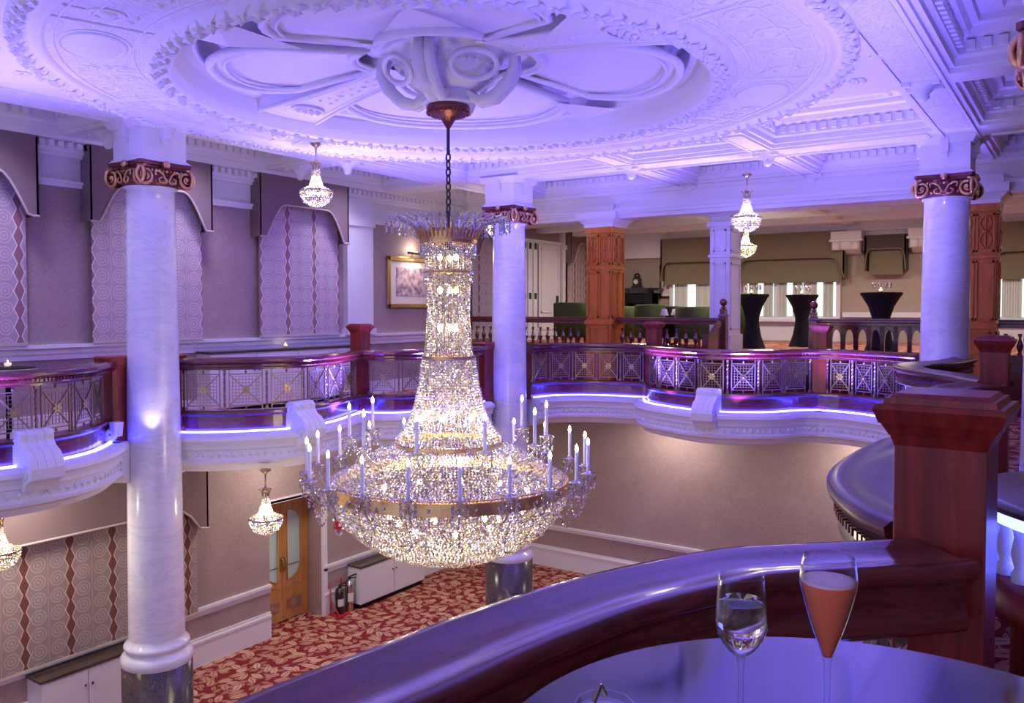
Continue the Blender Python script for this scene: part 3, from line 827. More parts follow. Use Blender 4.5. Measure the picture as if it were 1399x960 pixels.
def mesh_of(key, mb, m):
    if key not in proto:
        b = mb(); me = bpy.data.meshes.new(key[0]); me.from_pydata(b.v, [], b.f); me.materials.append(m); proto[key] = me
    return proto[key]
def balustrade(k, label, npan, trimA=0., trimB=0., iron=True):
    p = PATH[k]; L = path_len(p)
    (cx, cy), _ = at_len(p, L / 2)
    t = thing('balustrade', (cx, cy, 0), label, 'balustrade', 'curved balustrades of the gallery')
    mb = MB(); mb.sweep(HI if k == 'I' else [(u * 1.35, z) for u, z in HI] if k in 'GH' else hand, p, smooth=k in 'GHI'); mb.build('handrail', M['raildim'] if k in 'GH' else M['rail'], t)
    mb = MB(); d = .03
    while d < L and k != 'I':
        (x, y), a = at_len(p, d); nx, ny = math.sin(a), -math.cos(a); ux, uy = math.cos(a), math.sin(a)
        for s_ in (1, -1): mb.obox((x + nx * .125 * s_ * (.64 if k == 'I' else 1), y + ny * .125 * s_ * (.64 if k == 'I' else 1), .938), (ux * .011, uy * .011, 0), (nx * .012, ny * .012, 0), (0, 0, .014))
        d += .042
    if k != 'I': mb.build('dentil_molding', M['rail'], t)['kind'] = 'stuff'
    mb = MB(); mb.sweep([(-.08, .0), (-.08, .30), (-.06, .33), (.07, .33), (.09, .31), (.09, .28), (.06, .25), (.05, .06), (.07, .0)], p); mb.build('base_rail', M['rail'], t)
    if iron:
        use = L - trimA - trimB; pw = use / npan; w = pw - .12
        for i in range(npan + 1):
            (x, y), a = at_len(p, trimA + pw * i)
            if 0 < i < npan or trimA > 0 or i: obj_of(mesh_of(('twisted_baluster',), lambda: twist_mesh(.34, .875), M['ironwork']), 'twisted_baluster', t, x, y, a)
            if i < npan:
                (x, y), a = at_len(p, trimA + pw * (i + .5)); ww = round(w, 2)
                o = obj_of(mesh_of(('iron_panel', ww), lambda: panel_mesh(ww, .54, .335), M['ironwork']), 'iron_panel', t, x, y, a)
                r_ = bpy.data.objects.new('rosette', mesh_of(('rosette',), lambda: rosette_mesh(.602), M['brass'])); C.objects.link(r_); r_.parent = o
    return t
balustrade('A', 'curved mahogany balustrade with iron lattice, left of the left column', 8, .1, .12)
balustrade('B', 'curved mahogany balustrade with iron lattice, between the left column and the tall newel post', 6, .14, .14)
balustrade('C', 'mahogany and iron balustrade partly behind the chandelier, left of the middle column', 5, .2, .1)
balustrade('D', 'hollow-curved balustrade directly right of the middle column', 5, .1, .14)
balustrade('E', 'bulging centre balustrade of the far side with tan lattice panels', 8, .14, .14)
balustrade('F', 'balustrade between the far centre bay and the right column', 4, .14, .1)
balustrade('G', 'curved balustrade sweeping in front of the right column', 9, .1, .14)
balustrade('H', 'curved balustrade running from the near newel post to the one behind', 13, .14, .14)
tI = balustrade('I', 'wide glossy mahogany handrail sweeping across the foreground', 9, .14, .1)

def newel(x, y, w, ztop, zbot, label, ang=0, cap=True, matr='mahogany'):
    t = thing('newel_post', (x, y, zbot), label, 'newel post', 'mahogany newel posts of the gallery')
    mb = MB(); c_, s_ = math.cos(ang), math.sin(ang)
    def fr(mb, z0, z1, a, b_):
        vs = [(x + c_ * i * a - s_ * j * a, y + s_ * i * a + c_ * j * a, z0) for j in (-1, 1) for i in (-1, 1)] + [(x + c_ * i * b_ - s_ * j * b_, y + s_ * i * b_ + c_ * j * b_, z1) for j in (-1, 1) for i in (-1, 1)]
        mb.add(vs, [(0, 2, 3, 1), (4, 5, 7, 6), (0, 1, 5, 4), (2, 6, 7, 3), (0, 4, 6, 2), (1, 3, 7, 5)])
    fr(mb, zbot, ztop - .14, w, w)
    mb.build('post_shaft', M[matr], t, bevel=.006)
    mb = MB()
    if cap:
        fr(mb, ztop - .15, ztop - .12, w * 1.0, w * 1.08); fr(mb, ztop - .12, ztop - .085, w * 1.1, w * 1.26)
        fr(mb, ztop - .085, ztop - .045, w * 1.3, w * 1.42); fr(mb, ztop - .045, ztop - .03, w * 1.42, w * 1.36); fr(mb, ztop - .03, ztop - .012, w * 1.22, w * 1.18); fr(mb, ztop - .012, ztop, w * 1.1, w * 1.0)
    else:
        fr(mb, ztop - .15, ztop - .10, w * 1.06, w * 1.16); fr(mb, ztop - .10, ztop - .02, w * 1.22, w * 1.3); fr(mb, ztop - .02, ztop, w * 1.3, w * 1.2)
    mb.build('post_cap', M[matr], t)
    mb = MB(); fr(mb, zbot, zbot + .12, w * 1.12, w * 1.12); fr(mb, zbot + .12, zbot + .16, w * 1.12, w); mb.build('post_base', M[matr], t)
    return t
nx_, ny_ = cw(1.262, 2.43)
newel(nx_, ny_, .118, 1.46, 0, 'large dark red newel post with stepped cap in the right foreground', ang=-.04)
newel(*cw(4.38, 7.62), .115, 1.46, 0, 'orange-brown newel post with moulded cap just behind the foreground newel post')
newel(-9.74, 9.9, .115, 1.46, .0, 'tall purple-lit newel post left of the big chandelier')
newel(-6.7, 14.55, .115, 1.46, .0, 'newel post right of the golden oak pier on the far side')
newel(-3.6, 14.32, .115, 1.46, .0, 'pale newel post below the round finial on the far side')
newel(-10.22, 6.02, .15, 1.10, .0, 'short square newel post touching the left side of the left column', cap=False)
newel(-10.18, 6.68, .15, 1.10, .0, 'short square newel post touching the right side of the left column', cap=False)
newel(-9.02, 12.3, .14, 1.10, .0, 'short newel post against the left side of the middle column', cap=False)

# ------------------------------------------------------------------ columns
def column(x, y, label, rt=.29, rb=.345, low=True, rot=0):
    t = thing('marble_column', (x, y, FZ), label, 'column', 'marble columns around the well')
    zb, zt = -2.62, 3.18
    mb = MB(); prof = []
    for i in range(21):
        q = i / 20; prof.append((rb + (rt - rb) * q ** 1.3, zb + .02 + (zt - zb) * q))
    prof += [(rt + .03, zt + .03), (rt + .03, zt + .06)]
    mb.lathe(prof, (x, y, 0), 40); mb.build('shaft', M['marble'], t)
    mb = MB(); mb.lathe([(rb * 1.26, zb - .26), (rb * 1.3, zb - .22), (rb * 1.3, zb - .17), (rb * 1.22, zb - .13), (rb * 1.1, zb - .11), (rb * 1.07, zb - .07), (rb * 1.16, zb - .05), (rb * 1.18, zb - .02), (rb * 1.14, zb + .01), (rb * 1.03, zb + .03), (rb, zb + .08)], (x, y, 0), 40)
    mb.build('column_base', M['marble'], t)
    mb = MB(); mb.lathe([(rb * 1.32, FZ), (rb * 1.32, FZ + .2), (rb * 1.26, FZ + .24), (rb * 1.26, zb - .26), (.01, zb - .25)], (x, y, 0), 40)
    mb.build('pedestal', M['darkmarble'], t)
    # capital
    cap_z = zt + .04
    mb = MB(); mb.lathe([(rt, cap_z), (rt + .05, cap_z + .05), (rt + .06, cap_z + .10), (rt + .02, cap_z + .16), (rt + .02, cap_z + .2), (rt + .09, cap_z + .24)], (x, y, 0), 32)
    A = .55; poly = []
    for k in range(4):
        a0 = PI / 4 + k * PI / 2
        p0 = Vector((A * math.cos(a0), A * math.sin(a0))); p1 = Vector((A * math.cos(a0 + PI / 2), A * math.sin(a0 + PI / 2)))
        tdir = Vector((-math.sin(a0), math.cos(a0)))
        mid = (p0 + p1) / 2; inn = -mid.normalized()
        for q in (.07, .25, .5, .75, .93):
            p = p0.lerp(p1, q) + inn * .075 * math.sin(PI * q); poly.append((x + p.x, y + p.y))
    mb.prism([(x + (a - x) * .93, y + (b_ - y) * .93) for a, b_ in poly], cap_z + .24, cap_z + .275); mb.prism(poly, cap_z + .275, cap_z + .32)
    mb.build('capital', M['capred'], t)
    for k in range(4):         # corner volutes: two spirals back to back at each corner
        a0 = PI / 4 + k * PI / 2; mb = MB()
        for sgn in (-1, 1):
            fa = a0 + sgn * PI / 4           # face normal
            fn = Vector((math.cos(fa), math.sin(fa), 0)); ft = Vector((-fn.y, fn.x, 0)) * (-sgn)
            cen = Vector((x, y, cap_z + .13)) + fn * .335 + ft * .285
            pts = []
            for q in range(34):
                tt = q / 33; r = .125 * (1 - .86 * tt); an = PI / 2 - tt * 13
                pts.append(tuple(cen + ft * r * math.cos(an) + Vector((0, 0, r * math.sin(an))) + fn * .02 * tt))
            mb.tube(pts, [.026 - .012 * q / 33 for q in range(34)], 6)
            mb.ball(*(cen + fn * .02), .03, 8, 6)
        mb.build('volute', M['capgold'], t)
        mb = MB()
        for sgn in (-1, 1):
            fa = a0 + sgn * PI / 4; fn = Vector((math.cos(fa), math.sin(fa), 0)); ft = Vector((-fn.y, fn.x, 0)) * (-sgn)
            cen = Vector((x, y, cap_z + .13)) + fn * .30 + ft * .285
            n = 18; vs = [tuple(cen + fn * .02)] + [tuple(cen + ft * .12 * math.cos(2 * PI * i / n) + Vector((0, 0, .12 * math.sin(2 * PI * i / n)))) for i in range(n)]
            mb.add(vs, [(0, 1 + i, 1 + (i + 1) % n) for i in range(n)])
        mb.build('volute_web', M['capred'], t)
    mb = MB()
    for k in range(4):
        fa = k * PI / 2; fn = Vector((math.cos(fa), math.sin(fa), 0)); ft = Vector((-fn.y, fn.x, 0))
        for q in range(-4, 5):
            c_ = Vector((x, y, cap_z + .085)) + fn * (.345 - .012 * abs(q)) + ft * q * .04; mb.bead(*c_, .022, .035)
            c_ = Vector((x, y, cap_z + .20)) + fn * (.36) + ft * q * .05; mb.bead(*c_, .018, .022)
        for sgn in (-1, 1):
            mb.tube([tuple(Vector((x, y, cap_z)) + fn * .37 + ft * sgn * u + Vector((0, 0, z))) for u, z in ((.02, .08), (.06, .16), (.12, .20), (.17, .19), (.16, .14))], .014, 5)
            mb.tube([tuple(Vector((x, y, cap_z)) + fn * .37 + ft * sgn * u + Vector((0, 0, z))) for u, z in ((.02, .08), (.05, .05), (.10, .06), (.12, .10), (.08, .12))], .012, 5)
        mb.ball(*(Vector((x, y, cap_z + .285)) + fn * .34), .055, 8, 6)
    mb.build('capital_relief', M['capgold'], t)
    mb = MB(); mb.frustum(x, y, cap_z + .32, cap_z + .36, .36, .32); mb.frustum(x, y, cap_z + .36, SOF - .06, .31, .31); mb.frustum(x, y, SOF - .10, SOF, .34, .40)
    for fa in range(4):
        fn = Vector((math.cos(fa * PI / 2), math.sin(fa * PI / 2), 0)); ft = Vector((-fn.y, fn.x, 0))
        for q in ((0,) if True else ()):
            mb.obox(tuple(Vector((x, y, SOF - .12)) + fn * .34 + ft * q), tuple(fn * .05), tuple(ft * .05), (0, 0, .10)); mb.obox(tuple(Vector((x, y, SOF - .24)) + fn * .33 + ft * q), tuple(fn * .025), tuple(ft * .035), (0, 0, .05))
    mb.build('impost_block', M['plaster'], t)
    return t
column(-9.94, 6.35, 'white marble column with gilded scroll capital at the left, uplit at gallery level')
column(-8.73, 12.7, 'white marble column in the middle behind the chandelier')
column(-1.64, 13.2, 'white marble column at the right behind the newel posts')
column(-.04, 6.70, 'marble column at the right edge of which only a capital corner shows')

# ------------------------------------------------------------------ crystal chandeliers
def bead_rows(mb, prof, spacing, r, jitter=.15, rz=None):
    """prof: [(radius, z)] ; rows of beads following the profile"""
    L = [0]
    for a, b_ in zip(prof, prof[1:]): L.append(L[-1] + math.dist(a, b_))
    n = max(1, int(L[-1] / spacing))
    for i in range(n + 1):
        d = L[-1] * i / n; j = 0
        while j < len(L) - 2 and L[j + 1] < d: j += 1
        t = (d - L[j]) / (L[j + 1] - L[j] or 1); R = prof[j][0] + (prof[j + 1][0] - prof[j][0]) * t; z = prof[j][1] + (prof[j + 1][1] - prof[j][1]) * t
        m_ = max(4, int(2 * PI * R / spacing)); o = random.random() * 6
        for k in range(m_):
            a = o + 2 * PI * k / m_; rr = r * (1 + jitter * (random.random() - .5) * 2)
            mb.bead(R * math.cos(a), R * math.sin(a), z + (random.random() - .5) * r * .4, rr, rz or rr)
def strands(mb, prof, n, step, r, rz):
    """vertical bead strings following a profile"""
    L = [0]
    for a, b_ in zip(prof, prof[1:]): L.append(L[-1] + math.dist(a, b_))
    m_ = int(L[-1] / step)
    for k in range(n):
        a = 2 * PI * k / n
        for i in range(m_ + 1):
            d = L[-1] * i / m_; j = 0
            while j < len(L) - 2 and L[j + 1] < d: j += 1
            t = (d - L[j]) / (L[j + 1] - L[j] or 1); R = prof[j][0] + (prof[j + 1][0] - prof[j][0]) * t; z = prof[j][1] + (prof[j + 1][1] - prof[j][1]) * t
            mb.bead(R * math.cos(a), R * math.sin(a), z, r, rz)
def band(mb, R, z0, z1, th=.012, seg=48):
    mb.lathe([(R, z0), (R + th, z0), (R + th, z1), (R, z1), (R, z0)], (0, 0, 0), seg, smooth=False)
def light(name, typ, loc, power, col, parent=None, **kw):
    l = bpy.data.lights.new(name, typ); l.energy = power; l.color = col
    for k_, v in kw.items(): setattr(l, k_, v)
    o = bpy.data.objects.new(name, l); C.objects.link(o); o.location = loc
    if parent is not None: o.parent = parent
    return o

t = thing('grand_chandelier', (*RC, 0), 'huge crystal chandelier with bead skirts, basket and candle arms hanging in the well', 'chandelier')
LOC['grand_chandelier'] = (0, 0, 0)    # parts below are built around the local origin
mb = MB(); mb.lathe([(.02, 3.86), (.22, 3.86), (.235, 3.83), (.23, 3.79), (.19, 3.77), (.17, 3.74), (.08, 3.72), (.05, 3.67), (.02, 3.62)], (0, 0, 0), 32)
for k in range(24): a = 2 * PI * k / 24; mb.ball(.22 * math.cos(a), .22 * math.sin(a), 3.78, .018, 6, 4)
mb.build('ceiling_canopy', M['capred'], t)
mb = MB(); z = 3.34; mb.tube([(0, 0, 3.66), (0, 0, 3.34)], .018, 8)
z = 3.36; k = 0
while z > 2.62:
    a = k * PI / 2; u = Vector((math.cos(a), math.sin(a), 0))
    mb.tube([tuple(Vector((0, 0, z - .045)) + u * .026 * math.cos(q) + Vector((0, 0, .05 * math.sin(q)))) for q in [2 * PI * i / 12 for i in range(12)]], .010, 6, True); z -= .078; k += 1
mb.lathe([(.02, 2.72), (.05, 2.7), (.04, 2.62), (.06, 2.56), (.03, 2.48), (.05, 2.42), (.02, 2.3)], (0, 0, 0), 14)
mb.build('chain', M['darkmetal'], t)
# crown: gilt band, plumes and hanging drops
mb = MB(); mb.lathe([(.30, 2.43), (.31, 2.52), (.33, 2.54), (.32, 2.50), (.30, 2.43)], (0, 0, 0), 40); band(mb, .30, 2.40, 2.43)
for k in range(40):
    a = 2 * PI * k / 40; u = Vector((math.cos(a), math.sin(a), 0))
    mb.bar(tuple(u * .315 + Vector((0, 0, 2.45))), tuple(u * .37 + Vector((0, 0, 2.58))), .008, .004)
mb.build('crown_band', M['gold'], t)
mb = MB()
for k in range(60):
    a = 2 * PI * k / 60; u = Vector((math.cos(a), math.sin(a), 0)); s_ = 1.0 if k % 2 else .78
    pts = [tuple(u * (.34 + .26 * q * s_ + .06 * q * q) + Vector((0, 0, 2.54 + .20 * q - .07 * q * q * q))) for q in (0, .25, .5, .75, 1.0)]
    mb.tube(pts, [.008, .010, .010, .009, .006], 5)
    e = Vector(pts[-1])
    for j in range(4): mb.bead(e.x, e.y, e.z - .03 - .038 * j, .013, .022)
    if k % 2:
        e = Vector(pts[2])
        for j in range(5): mb.bead(e.x, e.y, e.z - .02 - .03 * j, .009, .016)
mb.build('crown_plumes', M['crystal'], t)
for (R, z0, z1) in ((.285, 2.395, 2.42), (.235, 2.08, 2.11), (.27, 1.16, 1.20), (.56, .235, .285)):
    mb = MB(); band(mb, R, z0, z1, .018); mb.build('gilt_band', M['gold'], t)
mb = MB(); band(mb, 1.27, -.24, -.12, .02, 72); rim = mb.build('gilt_rim', M['gold'], t)
mb = MB(); band(mb, 1.22, -.12, -.10, .03, 72); mb.build('rim_edge', M['gold'], rim)
sm = MB().ball(0, 0, 0, .02, 8, 5); me_ = bpy.data.meshes.new('rim_stud'); me_.from_pydata(sm.v, [], sm.f); me_.materials.append(M['crystal'])
for k in range(36):
    a = 2 * PI * k / 36; o = bpy.data.objects.new('rim_stud', me_); C.objects.link(o); o.parent = rim; o.location = (1.295 * math.cos(a), 1.295 * math.sin(a), -.18)
def fin(name, fn):
    mb = MB(); fn(mb); o = mb.build(name, M['crystal'], t); o['kind'] = 'stuff'; return o
fin('upper_bead_drum', lambda m_: (strands(m_, [(.295, 2.40), (.295, 2.26)], 84, .022, .011, .013), strands(m_, [(.255, 2.30), (.245, 2.10)], 72, .024, .011, .014)))
fin('neck_beads', lambda m_: (strands(m_, [(.265, 2.09), (.262, 1.98)], 74, .024, .011, .014), strands(m_, [(.235, 2.0), (.225, 1.6), (.235, 1.3), (.26, 1.18)], 60, .028, .012, .015)))
fin('bead_skirt', lambda m_: strands(m_, [(.285, 1.16), (.32, .90), (.38, .62), (.46, .44), (.58, .28)], 96, .030, .014, .016))
fin('bead_skirt_foot', lambda m_: bead_rows(m_, [(.59, .23), (.72, .20), (.86, .12), (1.0, .02), (1.13, -.06), (1.25, -.11)], .036, .016, .2))
fin('crystal_basket', lambda m_: (bead_rows(m_, [(1.285, -.25), (1.25, -.37), (1.15, -.54), (1.0, -.68), (.80, -.82), (.55, -.93), (.30, -.99), (.03, -1.02)], .036, .017, .2)))
mb = MB()
for k in range(20):
    a = 2 * PI * (k + .5) / 20; u = Vector((math.cos(a), math.sin(a), 0))
    mb.tube([tuple(u * r + Vector((0, 0, z))) for r, z in ((.25, .40), (.28, 1.0), (.22, 1.8), (.22, 2.3))], .005, 4)
    mb.tube([tuple(u * r + Vector((0, 0, z))) for r, z in ((.57, .25), (.9, -.05), (1.25, -.15), (1.1, -.6), (.6, -.9))], .006, 4)
mb.build('inner_frame', M['brass'], t)
sm = MB().ball(0, 0, 0, .028, 8, 6, 1.4); me_ = bpy.data.meshes.new('inner_bulb'); me_.from_pydata(sm.v, [], sm.f); me_.materials.append(M['inner_bulb'])
for (r, z, n) in ((.95, -.35, 12), (.55, -.6, 8), (.30, .55, 6), (.10, 1.5, 3), (.10, 1.9, 3), (.10, 2.25, 3)):
    for k in range(n): a = 2 * PI * k / n; o = bpy.data.objects.new('inner_bulb', me_); C.objects.link(o); o.parent = t; o.location = (r * math.cos(a), r * math.sin(a), z)
# candle arms
def candle_arm(a, R, zb, zf, r0, z0):
    u = Vector((math.cos(a), math.sin(a), 0))
    am = MB(); am.tube([tuple(u * (r0 + (R - r0) * q) + Vector((0, 0, z0 + (zb - .06 - z0) * q - .16 * math.sin(PI * q)))) for q in [i / 10 for i in range(11)]], .014, 7)
    arm = am.build('candle_arm', M['crystal'], t)
    p = u * R
    cm = MB(); cm.lathe([(.015, zb - .06), (.035, zb - .04), (.075, zb - .01), (.08, zb), (.05, zb - .005), (.02, zb + .02)], tuple(p), 14)
    cm.build('drip_pan', M['crystal'], arm)
    dm = MB()
    for k in range(10):
        b_ = 2 * PI * k / 10
        for j in range(5): dm.bead(p.x + .075 * math.cos(b_), p.y + .075 * math.sin(b_), zb - .02 - .032 * j, .0095, .016 if j < 4 else .026)
    dm.build('pendant_drops', M['crystal'], arm)['kind'] = 'stuff'
    cm = MB(); cm.lathe([(.018, zb), (.018, zf - .035), (.012, zf - .03), (.001, zf - .03)], tuple(p), 10); cm.build('candle_tube', M['candle'], arm)
    cm = MB(); cm.lathe([(.001, -.035), (.014, -.02), (.017, -.005), (.012, .018), (.001, .042)], (p.x, p.y, zf), 10); cm.build('candle_bulb', M['bulb'], arm)
N1 = 20
for k in range(N1): candle_arm(2 * PI * (k + .35) / N1, 1.50, -.02, .31, 1.27, -.16)
for k in range(10): candle_arm(2 * PI * (k + .1) / 10, 1.06, .32, .66, .58, .26)
mb = MB()   # swags of beads between the outer arms
for k in range(N1):
    a0 = 2 * PI * (k + .35) / N1; a1 = a0 + 2 * PI / N1
    for i in range(15):
        q = i / 14; a = a0 + (a1 - a0) * q; s_ = math.sin(PI * q)
        mb.bead(1.48 * math.cos(a), 1.48 * math.sin(a), -.08 - .26 * s_, .013, .016)
        mb.bead((1.50 - .22 * q) * math.cos(a0), (1.50 - .22 * q) * math.sin(a0), -.10 - .34 * s_ - .1 * q, .014, .016)
mb.build('bead_swags', M['crystal'], t)['kind'] = 'stuff'
WARM = (1, .80, .56)
for z, pw, r in ((-.45, 105, .5), (.5, 18, .12), (1.5, 12, .06), (2.2, 7, .05)):
    light('chandelier_light', 'POINT', (0, 0, z), pw, WARM, t, shadow_soft_size=r)

# small chandeliers
def small_chandelier(label):
    t = thing('basket_chandelier', (0, 0, 0), label, 'chandelier', 'small crystal basket chandeliers')
    mb = MB(); mb.lathe([(.001, 0), (.07, 0), (.075, -.02), (.03, -.05), (.012, -.07), (.008, -.22), (.02, -.24), (.04, -.27), (.02, -.30)], (0, 0, 0), 16)
    for k in range(8):
        a = 2 * PI * k / 8; mb.tube([(r * math.cos(a), r * math.sin(a), z) for r, z in ((.045, -.36), (.05, -.31), (.075, -.27), (.09, -.28))], .007, 5)
    band(mb, .045, -.37, -.345, .008, 20)
    mb.build('ceiling_rod', M['brass'], t)
    mb = MB(); band(mb, .215, -.68, -.655, .012, 32); mb.build('gilt_band', M['brass'], t)
    mb = MB(); strands(mb, [(.048, -.36), (.06, -.48), (.10, -.60), (.20, -.65)], 26, .022, .009, .012); mb.build('bead_skirt', M['crystal'], t)['kind'] = 'stuff'
    mb = MB(); bead_rows(mb, [(.225, -.67), (.215, -.74), (.17, -.82), (.09, -.87), (.02, -.89)], .030, .014); mb.build('crystal_basket', M['crystal'], t)['kind'] = 'stuff'
    sm = MB().ball(0, 0, 0, .02, 8, 6, 1.3); me = bpy.data.meshes.new('bulb'); me.from_pydata(sm.v, [], sm.f); me.materials.append(M['inner_bulb'])
    for r, z, n in ((.12, -.70, 6), (.02, -.5, 2)):
        for k in range(n): a = 2 * PI * k / n; o = bpy.data.objects.new('bulb', me); C.objects.link(o); o.parent = t; o.location = (r * math.cos(a), r * math.sin(a), z)
    light('lamp', 'POINT', (0, 0, -.62), 16, WARM, t, shadow_soft_size=.12)
    return t
def at(px, D):
    return cw((px - 700) / 1150 * D, D)
s0 = small_chandelier('lit crystal chandelier hanging under the gallery ceiling near the left wall windows')
x, y = at(434, 11.9); s0.location = (x, y, 4.02)
KIDS[s0.name] = list(s0.children)
for px, D, z, lab in ((1019, 12.9, 3.76, 'lit crystal chandelier below the ceiling left of the right column'), (361, 11.3, -.46, 'lit crystal chandelier in front of the ground-floor double door'),
                      (676, 16.5, 4.02, 'lit crystal chandelier half hidden behind the middle column capital'), (1018, 17.8, 3.68, 'faint crystal chandelier in the raised room under the far one'),
                      (-8, 9.6, -.42, 'lit crystal chandelier cut by the left edge on the ground floor')):
    x, y = at(px, D); dup(s0, (x, y, z), lab)
# ------------------------------------------------------------------ raised room
PZ = .9
mb = MB(); mb.box(WX, 5, 15.42, 21.5, PZ - .2, PZ); struct('floor_raised', mb, M['carpet'])
mb = MB(); mb.box(WX, -5.7, 15.40, 15.5, 0, PZ - .0); mb.box(-4.0, 5, 15.40, 15.5, 0, PZ)
for k in range(5): mb.box(-5.7, -4.0, 14.55 + .17 * k, 15.5, PZ * k / 5.0, PZ * (k + 1) / 5)
struct('floor_steps', mb, M['rail'])
mb = MB(); mb.box(WX, 5, 15.7, 21.5, 3.78, 3.9)
for y in (17.0, 18.4, 19.8): mb.box(WX, 5, y, y + .3, 3.66, 3.78)
for x in (-9.6, -7.2, -4.8, -2.4): mb.box(x, x + .25, 15.7, 21.5, 3.70, 3.78)
mb.box(WX, 5, 21.28, 21.5, 3.55, 3.78); mb.box(WX, 5, 21.38, 21.5, 3.1, 3.55)
struct('ceiling_raised', mb, M['plaster'])
mb = MB(); mb.box(WX, 5, 15.25, 15.75, 3.52, 4.62); mb.box(WX, 5, 15.2, 15.25, 3.60, 3.66); mb.box(WX, 5, 15.17, 15.25, 3.66, 3.72); mb.box(WX, 5, 15.17, 15.25, 3.98, 4.05)
struct('ceiling_beam_raised', mb, M['plaster'])

def oak_pier(x0, x1, label):
    y0 = 15.22; y1 = y0 + (x1 - x0)
    t = thing('panelled_pier', ((x0 + x1) / 2, y0 + .3, 0), label, 'pier', 'oak panelled piers')
    mb = MB(); mb.box(x0, x1, y0, y1, 0, 3.36); mb.box(x0 - .03, x1 + .03, y0 - .03, y1 + .03, 3.24, 3.36); mb.box(x0 - .02, x1 + .02, y0 - .02, y1 + .02, 2.50, 2.55); mb.box(x0 - .03, x1 + .03, y0 - .03, y1 + .03, 1.38, 1.46)
    mb.build('pier_body', M['oak'], t, bevel=.006)
    for face in (0, 1):
        mb = MB(); w = x1 - x0
        if face == 0: fn = lambda u, v, d: (x0 + u, y0 - d, v)
        else: fn = lambda u, v, d: (x1 + d, y0 + u, v)
        def fr(u0, u1, v0, v1, b_=.03, d=.022):
            for q in ((u0, u1, v0, v0 + b_), (u0, u1, v1 - b_, v1), (u0, u0 + b_, v0, v1), (u1 - b_, u1, v0, v1)):
                mb.prism_map([(q[0], q[2]), (q[1], q[2]), (q[1], q[3]), (q[0], q[3])], fn, 0, d)
        for u0, u1 in ((.03, w / 2 - .01), (w / 2 + .01, w - .03)): fr(u0, u1, 1.52, 2.46); fr(u0, u1, 2.6, 3.2)
        fr(.06, w - .06, .98, 1.34)
        mb.build('panel_frame', M['oak'], t)
        mb = MB()
        for c0 in (w * .26, w * .74):
            for s_ in (-1, 1):
                pts = [fn(c0 + s_ * u, v, .018) for u, v in ((.02, 2.66), (.07, 2.72), (.09, 2.8), (.05, 2.88), (.02, 2.92), (.06, 2.98), (.09, 3.06), (.05, 3.14), (.005, 3.17))]
                mb.tube(pts, .014, 5)
            mb.ball(*fn(c0, 2.92, .03), .03, 8, 5)
            mb.tube([fn(c0, v, .015) for v in (2.66, 3.16)], .010, 5)
        mb.build('carved_ornament', M['gold'] if False else M['oak'], t)
    mb = MB(); mb.box(x0 - .04, x1 + .04, y0 - .04, y1 + .04, 3.36, 3.42); mb.frustum((x0 + x1) / 2, (y0 + y1) / 2, 3.42, 3.52, w / 2 + .04, w / 2 + .14); mb.box(x0 - .16, x1 + .16, y0 - .16, y1 + .16, 3.52, 3.66); mb.box(x0 - .08, x1 + .08, y0 - .08, y1 + .08, 3.66, 3.8)
    mb.build('plaster_capital', M['plaster'], t)
oak_pier(-8.53, -7.95, 'golden oak panelled pier with white capital on the far side, right of the middle column')
oak_pier(-1.78, -1.18, 'golden oak panelled pier seen just right of the right column')
def white_pier(x0, x1, y0, y1):
    t = thing('white_pier', ((x0 + x1) / 2, (y0 + y1) / 2, 0), 'white panelled square pier beside the stair finial in the raised room', 'pier')
    mb = MB(); mb.box(x0, x1, y0, y1, 0, 3.78); mb.box(x0 - .05, x1 + .05, y0 - .05, y1 + .05, 3.3, 3.4); mb.box(x0 - .03, x1 + .03, y0 - .03, y1 + .03, 2.7, 2.76); mb.box(x0 - .04, x1 + .04, y0 - .04, y1 + .04, .9, 1.2); mb.box(x0 - .08, x1 + .08, y0 - .08, y1 + .08, 3.5, 3.78)
    mb.build('pier_body', M['whitepaint'], t, bevel=.006)
    mb = MB()
    for (a, b_, c_, d) in ((x0 + .07, x1 - .07, 1.3, 2.6), (x0 + .07, x1 - .07, 2.82, 3.24)):
        for q in ((a, b_, c_, c_ + .03), (a, b_, d - .03, d), (a, a + .03, c_, d), (b_ - .03, b_, c_, d)): mb.box(q[0], q[1], y0 - .02, y0, q[2], q[3])
    for (a, b_, c_, d) in ((y0 + .07, y1 - .07, 1.3, 2.6), (y0 + .07, y1 - .07, 2.82, 3.24)):
        for q in ((a, b_, c_, c_ + .03), (a, b_, d - .03, d), (a, a + .03, c_, d), (b_ - .03, b_, c_, d)): mb.box(x1, x1 + .02, q[0], q[1], q[2], q[3])
    mb.build('panel_frame', M['whitepaint'], t)
white_pier(-6.12, -5.72, 15.85, 16.5)

